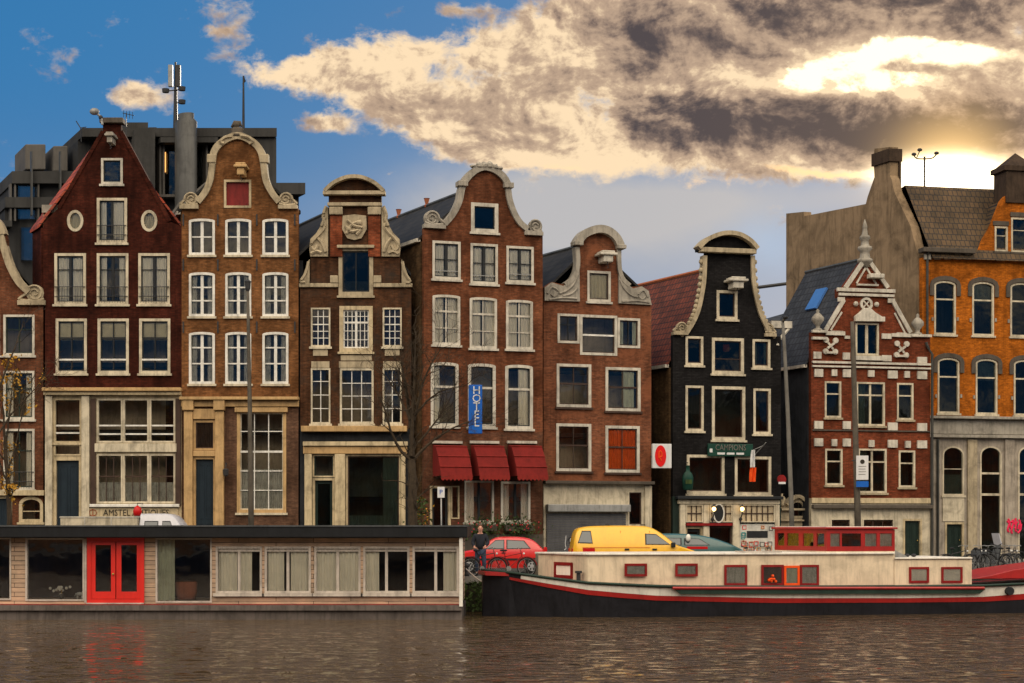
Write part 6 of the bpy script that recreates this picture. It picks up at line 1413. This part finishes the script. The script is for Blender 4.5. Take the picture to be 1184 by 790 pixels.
# ================================================================== POLES AND SIGNS
def post(name, label, cat, pts, Y, r0, r1, mat='pole'):
    P = [at(x, y, Y) for x, y in pts]; b_ = P[0]; b_.z = GZ; o = root(name, label, cat, tuple(b_)); P = [p-b_ for p in P]; P[0] = Vector((0, 0, 0)); n = len(P)
    MB().tube(P, [r0+(r1-r0)*i/(n-1) for i in range(n)], 8).build('pole', mat, o, True); MB().lathe([(r0*1.9, 0), (r0*1.9, .5), (r0*1.3, .62), (r0, .66)], n=8).build('pole_base', mat, o); return o, P
o, P = post('street_lamp', 'tall thin straight lamp post in front of the tan bell-gabled house', 'street lamp', [(291, 660), (290, 570), (289, 480), (287.5, 400), (286.5, 334)], 63.5, .115, .05)
MB().lathe([(.05, -.1), (.09, 0), (.11, .22), (.13, .26), (.02, .36)], tuple(P[-1]), 8).build('lamp_or_camera_head', 'metal_dark', o)
o, P = post('street_lamp', 'leaning tapered lamp post between the black pub and the red-and-white house', 'street lamp', [(917, 660), (914.5, 570), (911, 480), (907, 400), (905, 372)], 70, .11, .06, 'pole_grey')
MB().tube([tuple(P[-1]), tuple(P[-1]+Vector((.05, -.3, .12)))], .06, 6).build('arm', 'pole_grey', o); MB().blob(tuple(P[-1]+Vector((.05, -.45, .12))), (.12, .22, .07), 8, 5).build('lamp_or_camera_head', 'metal_dark', o)
o, P = post('utility_pole', 'brown pole with a white parking notice in front of the red-and-white house', 'pole', [(993, 660), (991, 570), (988.5, 480), (986.5, 400), (985.5, 372)], 68.5, .14, .08)
b_ = o.location; p = at(997, 555, 68.2); q = at(997, 527, 68.2); s_ = root('notice_sign', 'white upright parking notice with a dark round emblem, fixed to the brown pole', 'sign', tuple(p)); H_ = (q-p).z; W_ = .24
MB().box(-W_, W_, -.02, .02, 0, H_).build('sign_plate', 'sign_white', s_, bevel=.01); m_ = MB(); m_.prism([(.09*math.cos(PI*k/8), H_*.75+.09*math.sin(PI*k/8)) for k in range(16)], -.03, -.022); m_.build('emblem', 'ink', s_)
m_ = MB(); [m_.box(-.15, .15-.03*(k % 2), -.028, -.022, H_*(.55-.11*k), H_*(.55-.11*k)+.018) for k in range(4)]; m_.build('small_lettering', 'pole_grey', s_); MB().box(-W_, W_, -.03, .03, -.28, -.05).build('lower_plate', 'sign_blue', s_); MB().tube([(-.4, .05, H_*.8), (0, .03, H_*.8)], .02, 4).build('bracket', 'metal_dark', s_)
o, P = post('sign_post', 'thin post with a small white parking sign before the hotel door', 'sign', [(510.5, 655), (510.5, 620), (510, 566)], 72, .035, .03, 'steel')
t_ = P[-1]; MB().box(t_.x-.15, t_.x+.15, -.05, -.03, t_.z-.35, t_.z+.1).build('sign_plate', 'sign_white', o, bevel=.01)
text_mesh('P', .28, 'sign_blue', o, TM(t_.x, -.055, t_.z-.12), name='lettering')
o, P = post('bollard', 'short dark post at the bow of the barge near the red car', 'bollard', [(621, 662), (621, 640)], 62, .06, .06)

# ================================================================== TREES
def tree(name, label, cat, base, guides, Y, seed, twigs, leaves=0, leafmat=None, mat='bark', r0=.2, tl=(.5, 1.4), leafs=.09, hang=0.0):
    rr = random.Random(seed); b_ = at(base[0], base[1], Y); b_.z = GZ; o = root(name, label, cat, tuple(b_))
    tm = MB(); cm = MB(); ends = []
    for gi, (pts, ra, rb) in enumerate(guides):
        dy = 0; P = []
        drift = rr.uniform(-.5, .5) if gi else 0
        for i, (x, y) in enumerate(pts): q = at(x, y, Y)-b_; q.y = drift*i*.5+(rr.uniform(-.05, .05) if i else 0); P.append(tuple(q))
        if gi == 0: P[0] = (P[0][0], 0, -.05)
        C_ = crom(P, 5); n = len(C_); rad = [ra+(rb-ra)*i/(n-1) for i in range(n)]
        (tm if gi == 0 else cm).tube([(x+rr.uniform(-.015, .015), y, z) for x, y, z in C_], rad, 7 if gi == 0 else 5)
        for i in range(n//3, n):
            ends.append((Vector(C_[i]), (Vector(C_[i])-Vector(C_[i-1])).normalized(), rad[i]))
    tm.build('trunk', mat, o)
    pos = []
    def grow(p, d, r, L, depth):
        pts = [p]; dd = d.copy(); n = 5
        for k in range(n):
            dd = (dd+Vector((rr.gauss(0, .22), rr.gauss(0, .18), rr.gauss(.05, .2)-hang*.1))).normalized(); p = p+dd*L/n; pts.append(p)
        cm.tube(pts, [max(.006, r*(1-.75*i/n)) for i in range(n+1)], 4 if depth > 1 else 3, cap=False)
        pos.extend(pts[2:])
        if depth > 0:
            for _ in range(rr.choice((2, 3))):
                k = rr.randint(2, n); s_ = (dd+Vector((rr.gauss(0, .6), rr.gauss(0, .5), rr.gauss(.1, .5)))).normalized(); grow(pts[k], s_, r*.55, L*rr.uniform(.5, .75), depth-1)
    for _ in range(twigs):
        p, d, r = rr.choice(ends); s_ = (d+Vector((rr.gauss(0, .7), rr.gauss(0, .6), rr.gauss(.15, .5)))).normalized(); grow(p, s_, min(r*.5, .04), rr.uniform(*tl), 2)
    cm.build('crown', mat, o)
    if leaves:
        lm = MB()
        for _ in range(leaves):
            p = rr.choice(pos)+Vector((rr.gauss(0, .06), rr.gauss(0, .06), rr.gauss(0, .06))); a = Vector((rr.uniform(-1, 1), rr.uniform(-1, 1), rr.uniform(-1, 1))).normalized(); c = a.cross(Vector((rr.uniform(-1, 1), rr.uniform(-1, 1), rr.uniform(-1, 1)))).normalized(); s_ = leafs*rr.uniform(.6, 1.2)
            lm.add([p-a*s_, p+c*s_*.55, p+a*s_, p-c*s_*.55], [(0, 1, 2, 3)])
        lm.build('foliage', leafmat, o)
    return o
tree('bare_tree', 'bare twiggy tree with a dark trunk in front of the alley beside the hotel', 'tree', (478, 662),
     [([(478, 662), (477.5, 600), (477, 560), (476, 528)], .20, .15), ([(476, 528), (475, 495), (469, 450), (463, 415)], .12, .03), ([(475, 532), (463, 520), (453, 500), (448, 480), (441, 462)], .075, .02),
      ([(478, 532), (491, 518), (507, 505), (526, 494), (546, 486)], .07, .015), ([(476, 505), (482, 470), (492, 435), (508, 405)], .07, .02), ([(474, 485), (462, 460), (449, 440), (437, 425)], .05, .015), ([(480, 480), (497, 462), (515, 452), (540, 448)], .05, .012), ([(476, 525), (477, 480), (480, 430), (482, 385)], .08, .02), ([(484, 512), (500, 492), (515, 470), (528, 440)], .045, .012)], 64, 21, 95, tl=(.5, 1.5))
tree('autumn_tree', 'thin tree with sparse yellow autumn leaves at the left edge of the photo', 'tree', (11, 662),
     [([(11, 662), (10.5, 600), (9, 560), (6, 520)], .11, .07), ([(6, 520), (2, 480), (-2, 440)], .06, .015), ([(8, 545), (16, 515), (21, 480), (26, 455)], .04, .01), ([(6, 520), (10, 490), (14, 455), (15, 430)], .04, .01), ([(9, 560), (-4, 530), (-14, 500)], .04, .01)], 63, 5, 26, 620, 'leaf_yellow', r0=.1, tl=(.4, 1.0), leafs=.075)
tree('bare_tree', 'thin leafless branches reaching up in front of the far left brick house', 'tree', (-14, 662),
     [([(-14, 662), (-14, 600), (-12, 520), (-8, 470)], .13, .09), ([(-8, 470), (4, 430), (16, 395), (22, 370)], .05, .012), ([(-12, 520), (10, 480), (35, 450), (56, 425)], .04, .008), ([(-8, 470), (-10, 430), (-4, 390)], .05, .015)], 62.5, 8, 22, tl=(.5, 1.2))
q = at(487, 650, 74); r_ = root('potted_shrub', 'yellow-green leafy shrub by the alley, left of the hotel door', 'shrub', (q.x, 74, GZ+.12)); rr = random.Random(12)
MB().lathe([(.22, 0), (.3, .45), (.27, .5)], n=10).build('pot', 'terracotta', r_); MB().tube([(0, 0, .3), (.03, 0, 1.5), (-.05, 0, 2.4)], .03, 5).build('stem', 'bark', r_)
for mt, n in (('leaf_green', 420), ('leaf_yellow', 70)):
    m_ = MB()
    for k in range(n):
        z = rr.uniform(.6, 2.9); w = .38*math.sin(min(1, (z-.3)/2.8)*PI)**.5+.05; p = Vector((rr.gauss(0, w*.6), rr.gauss(0, w*.5), z)); a = Vector((rr.uniform(-1, 1), rr.uniform(-1, 1), rr.uniform(-1, 1))).normalized()*.07; c = a.cross(Vector((rr.random(), rr.random(), rr.random()))).normalized()*.04
        m_.add([p-a, p+c, p+a, p-c], [(0, 1, 2, 3)])
    m_.build('foliage', mt, r_)

# ================================================================== SKY
w = bpy.data.worlds.new('World'); S.world = w; w.use_nodes = True; nt = w.node_tree
for n in list(nt.nodes): nt.nodes.remove(n)
SUN_EL = math.atan((608-203)/math.hypot(2000, 508)); SUN_AZ = math.atan(508/2000)       # behind the ridge at the right
out = N(nt, 'ShaderNodeOutputWorld'); bg = N(nt, 'ShaderNodeBackground'); nt.links.new(bg.outputs[0], out.inputs[0])
tc = N(nt, 'ShaderNodeTexCoord'); sp = N(nt, 'ShaderNodeSeparateXYZ'); nt.links.new(tc.outputs['Generated'], sp.inputs[0])
class E:
    def __init__(s, o): s.o = o
    @staticmethod
    def m(op, *a, clamp=False):
        n = N(nt, 'ShaderNodeMath', operation=op, use_clamp=clamp)
        for i, x in enumerate(a):
            if isinstance(x, E): nt.links.new(x.o, n.inputs[i])
            else: n.inputs[i].default_value = x
        return E(n.outputs[0])
    def __add__(s, b): return E.m('ADD', s, b)
    __radd__ = __add__
    def __sub__(s, b): return E.m('SUBTRACT', s, b)
    def __rsub__(s, b): return E.m('SUBTRACT', b, s)
    def __mul__(s, b): return E.m('MULTIPLY', s, b)
    __rmul__ = __mul__
    def __truediv__(s, b): return E.m('DIVIDE', s, b)
def sstep(x, a, b_):
    n = N(nt, 'ShaderNodeMapRange', interpolation_type='SMOOTHSTEP'); nt.links.new(x.o, n.inputs['Value']); n.inputs['From Min'].default_value = a; n.inputs['From Max'].default_value = b_; return E(n.outputs['Result'])
def cmix(f, a, b_):
    n = N(nt, 'ShaderNodeMix', data_type='RGBA'); n.clamp_factor = True
    nt.links.new(f.o, n.inputs[0])
    for i, c in ((6, a), (7, b_)):
        if isinstance(c, E): nt.links.new(c.o, n.inputs[i])
        else: n.inputs[i].default_value = rgba(c)
    return E(n.outputs[2])
DX, DY, DZ = E(sp.outputs[0]), E(sp.outputs[1]), E(sp.outputs[2])
yy = E.m('MAXIMUM', DY, .08)
# wisps: the cloud deck is a world-space pattern of directions
nv = mapping(nt, tc.outputs['Generated'], (1, 1, 1.45))
def wn(scale, detail=7, rough=.6, dist=0.0, off=(0, 0, 0)):
    mp = N(nt, 'ShaderNodeMapping'); mp.inputs['Location'].default_value = off; nt.links.new(nv, mp.inputs[0]); return E(noise(nt, mp.outputs[0], scale, detail, rough, dist))
nA = wn(8, 8, .62, .3); nB = wn(9, 8, .62, .3, (3.1, 1.7, 5.2)); nC = wn(34, 5, .65, .3, (1, 4, 2)); nD = wn(17, 7, .62, .3, (7, 2, 9))
nD2 = wn(17, 7, .62, .3, (7-.006, 2, 9-.006)); nC2 = wn(34, 5, .65, .3, (1-.003, 4, 2-.003))
nE = wn(60, 4, .65, .4, (5, 6, 7))
relief = (nD2-nD)*3.2+(nC2-nC)*1.4      # billows shaded on the side away from the sun
U = (DX/yy)*2.0+.592+(nA-.5)*.10+(nC-.5)*.03      # thousands of photo pixels
V = .608-(DZ/yy)*2.0+(nB-.5)*.06+(nD-.5)*.03
def blob_(cx, cy, rx, ry, wgt=1.0, rot=0.0):
    dx, dy = U-cx/1000, V-cy/1000
    if rot:
        c, s_ = math.cos(R(rot)), math.sin(R(rot)); dx, dy = dx*c+dy*s_, dy*c-dx*s_
    a = dx*(1000/rx); b_ = dy*(1000/ry); return E.m('EXPONENT', (a*a+b_*b_)*-1.0)*wgt
def total(L):
    t = blob_(*L[0])
    for q in L[1:]: t = t+blob_(*q)
    return t
cov = total([(172, 106, 58, 20), (382, 142, 38, 14, .95), (365, 84, 80, 26, .95, 8), (470, 60, 120, 30, .85, -8), (430, 108, 60, 18, .55, 10), (560, 135, 120, 42, 1.0, 12), (650, 35, 130, 45, 1.0, -12), (650, 180, 120, 36, .85, 6), (800, 60, 190, 85, 1.15), (1030, 60, 230, 110, 1.3), (860, 160, 230, 42, 1.0), (1120, 170, 200, 55, .9), (1000, -60, 400, 90, 1.2), (455, 194, 14, 5, .6), (270, 36, 20, 8, .5), (520, 8, 30, 8, .5)])
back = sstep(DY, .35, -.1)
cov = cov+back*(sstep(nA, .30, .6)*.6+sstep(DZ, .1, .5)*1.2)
dens = cov+(nA-.5)*1.9+(nD-.5)*1.7+(nC-.5)*1.2-.07
alpha = sstep(dens+(nE-.5)*.9, .36, .92)
# thin veil low over the roofs in the middle
veil = E.m('MINIMUM', total([(670, 255, 190, 60, 1.25), (560, 230, 90, 40, .5), (820, 235, 90, 25, .5), (1000, 225, 110, 25, .6)]), 1.0)
hgt = sstep(DZ/yy, .02, .32)
blue = cmix(hgt, (.17, .27, .44), (.012, .165, .42))
blue = cmix(total([(60, 60, 420, 190, .85)]), blue, (.008, .175, .44)); blue = cmix(total([(885, 275, 60, 35, .8)]), blue, (.14, .36, .66))
sky = N(nt, 'ShaderNodeTexSky', sky_type='NISHITA'); sky.sun_disc = False; sky.sun_elevation = SUN_EL; sky.sun_rotation = SUN_AZ; sky.dust_density = 1.0
sk_ = N(nt, 'ShaderNodeVectorMath', operation='SCALE'); nt.links.new(sky.outputs[0], sk_.inputs[0]); sk_.inputs['Scale'].default_value = .10
mixsky = N(nt, 'ShaderNodeMix', data_type='RGBA'); mixsky.inputs[0].default_value = .93; nt.links.new(sk_.outputs[0], mixsky.inputs[6]); nt.links.new(blue.o, mixsky.inputs[7])
base = E(mixsky.outputs[2])
base = cmix(veil*.85, base, (.56, .53, .51))
dark = total([(840, 142, 130, 34, 1.5), (790, 45, 100, 38, .65), (930, 25, 80, 36, .75), (1090, 145, 150, 34, 1.35), (1160, 15, 110, 45, .8), (640, 100, 70, 14, .25), (490, 118, 60, 14, .5), (1000, -90, 400, 100, .9), (560, 165, 70, 10, .4), (700, 195, 120, 22, -.5), (590, 50, 130, 26, -.4), (620, 150, 110, 22, -.3), (340, 85, 70, 18, -.3), (800, 100, 90, 12, -.5), (950, 205, 160, 14, .7), (1100, 165, 140, 14, .8), (1000, 222, 70, 14, .8)])
lit = total([(970, 74, 70, 18, 1.7, -20), (1095, 60, 78, 15, 1.6, 6), (1030, 92, 75, 9, 1.3), (940, 88, 30, 9, 1.0)])
gold = total([(800, 214, 110, 11, 1.1), (640, 200, 60, 10, .6), (960, 194, 90, 5, 1.0), (610, 190, 110, 22, .3), (1100, 185, 150, 40, .5)])
sh = dark*1.0+(nD-.5)*1.5-relief*1.3+(nC-.5)*1.1+.12+(E.m('MINIMUM', dens, 1.8)-1.0)*.22-.22-lit*.9-gold*.45
ccol = cmix(sstep(sh, -.45, .35), (1.0, .76, .49), (.52, .37, .26)); ccol = cmix(sstep(sh, .25, 1.05), ccol, (.23, .165, .135)); ccol = cmix(sstep(sh, .75, 1.5), ccol, (.085, .070, .075))
ccol = cmix(sstep(E.m('MINIMUM', lit, 1.3)*((nC-.5)*3.4+(nD-.5)*2.6+(nE-.5)*2.0-relief*.6+1.0), .45, 1.15), ccol, (1.9, 1.55, .95)); ccol = cmix(sstep(gold+(nC-.5)*1.4, .5, 1.2)*.85, ccol, (1.3, .85, .42))
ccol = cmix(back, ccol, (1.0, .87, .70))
col = cmix(alpha, base, ccol)
# glow about the hidden sun (true direction, no warp)
sd_ = Vector((math.sin(SUN_AZ)*math.cos(SUN_EL), math.cos(SUN_AZ)*math.cos(SUN_EL), math.sin(SUN_EL)))
dp = N(nt, 'ShaderNodeVectorMath', operation='DOT_PRODUCT'); nt.links.new(tc.outputs['Generated'], dp.inputs[0]); dp.inputs[1].default_value = sd_
aur = 1.0-E(dp.outputs['Value'])
g2 = E.m('EXPONENT', aur*-2600.0); g3 = E.m('EXPONENT', aur*-160.0)
UU = (DX/yy)*2.0+.592; VV = .608-(DZ/yy)*2.0
def oval(cx, cy, rx, ry, wgt):
    a = (UU-cx/1000)*(1000/rx); b_ = (VV-cy/1000)*(1000/ry); return E.m('EXPONENT', (a*a+b_*b_)*-1.0)*wgt
core = oval(1098, 202, 50, 17, 7.0)+oval(1070, 204, 50, 9, 2.5)
def addc(a, f, c):
    n = N(nt, 'ShaderNodeMix', data_type='RGBA', blend_type='ADD'); n.clamp_factor = False; n.clamp_result = False; nt.links.new(f.o, n.inputs[0]); nt.links.new(a.o, n.inputs[6]); n.inputs[7].default_value = rgba(c); return E(n.outputs[2])
col = addc(col, g2*1.3, (.9, .55, .18)); col = addc(col, g3*.08, (.9, .55, .22)); col = addc(col, core, (1.0, .86, .55))
nt.links.new(col.o, bg.inputs[0])
# strength: sky out of view behind the camera is raised to light the fronts
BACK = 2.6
st = 1.0+sstep(DY, .2, -.35)*(sstep(DZ, .12, .42)*BACK-.45)  # kept dim low down so the windows reflect less of it
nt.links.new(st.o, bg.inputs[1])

# ================================================================== SUN, CAMERA, VIEW
ld = bpy.data.lights.new('sun', 'SUN'); ld.energy = 3.0; ld.angle = R(.5); ld.color = (1, .86, .66); lo = bpy.data.objects.new('sun', ld); COL.objects.link(lo)
lo.rotation_euler = (-sd_).to_track_quat('-Z', 'Y').to_euler(); lo.location = (40, 150, 60)
cam = bpy.data.cameras.new('camera'); co = bpy.data.objects.new('camera', cam); COL.objects.link(co); S.camera = co
co.location = (0, 0, CZ); co.rotation_euler = (PI/2, 0, 0); cam.sensor_width = 36; cam.lens = F/1184*36; cam.shift_y = (HY-395)/1184; cam.clip_end = 5000; cam.clip_start = .5
S.view_settings.view_transform = 'Standard'; S.view_settings.look = 'None'; S.view_settings.exposure = 0.0; S.view_settings.gamma = 1.0
S.cycles.max_bounces = 8; S.cycles.transparent_max_bounces = 12
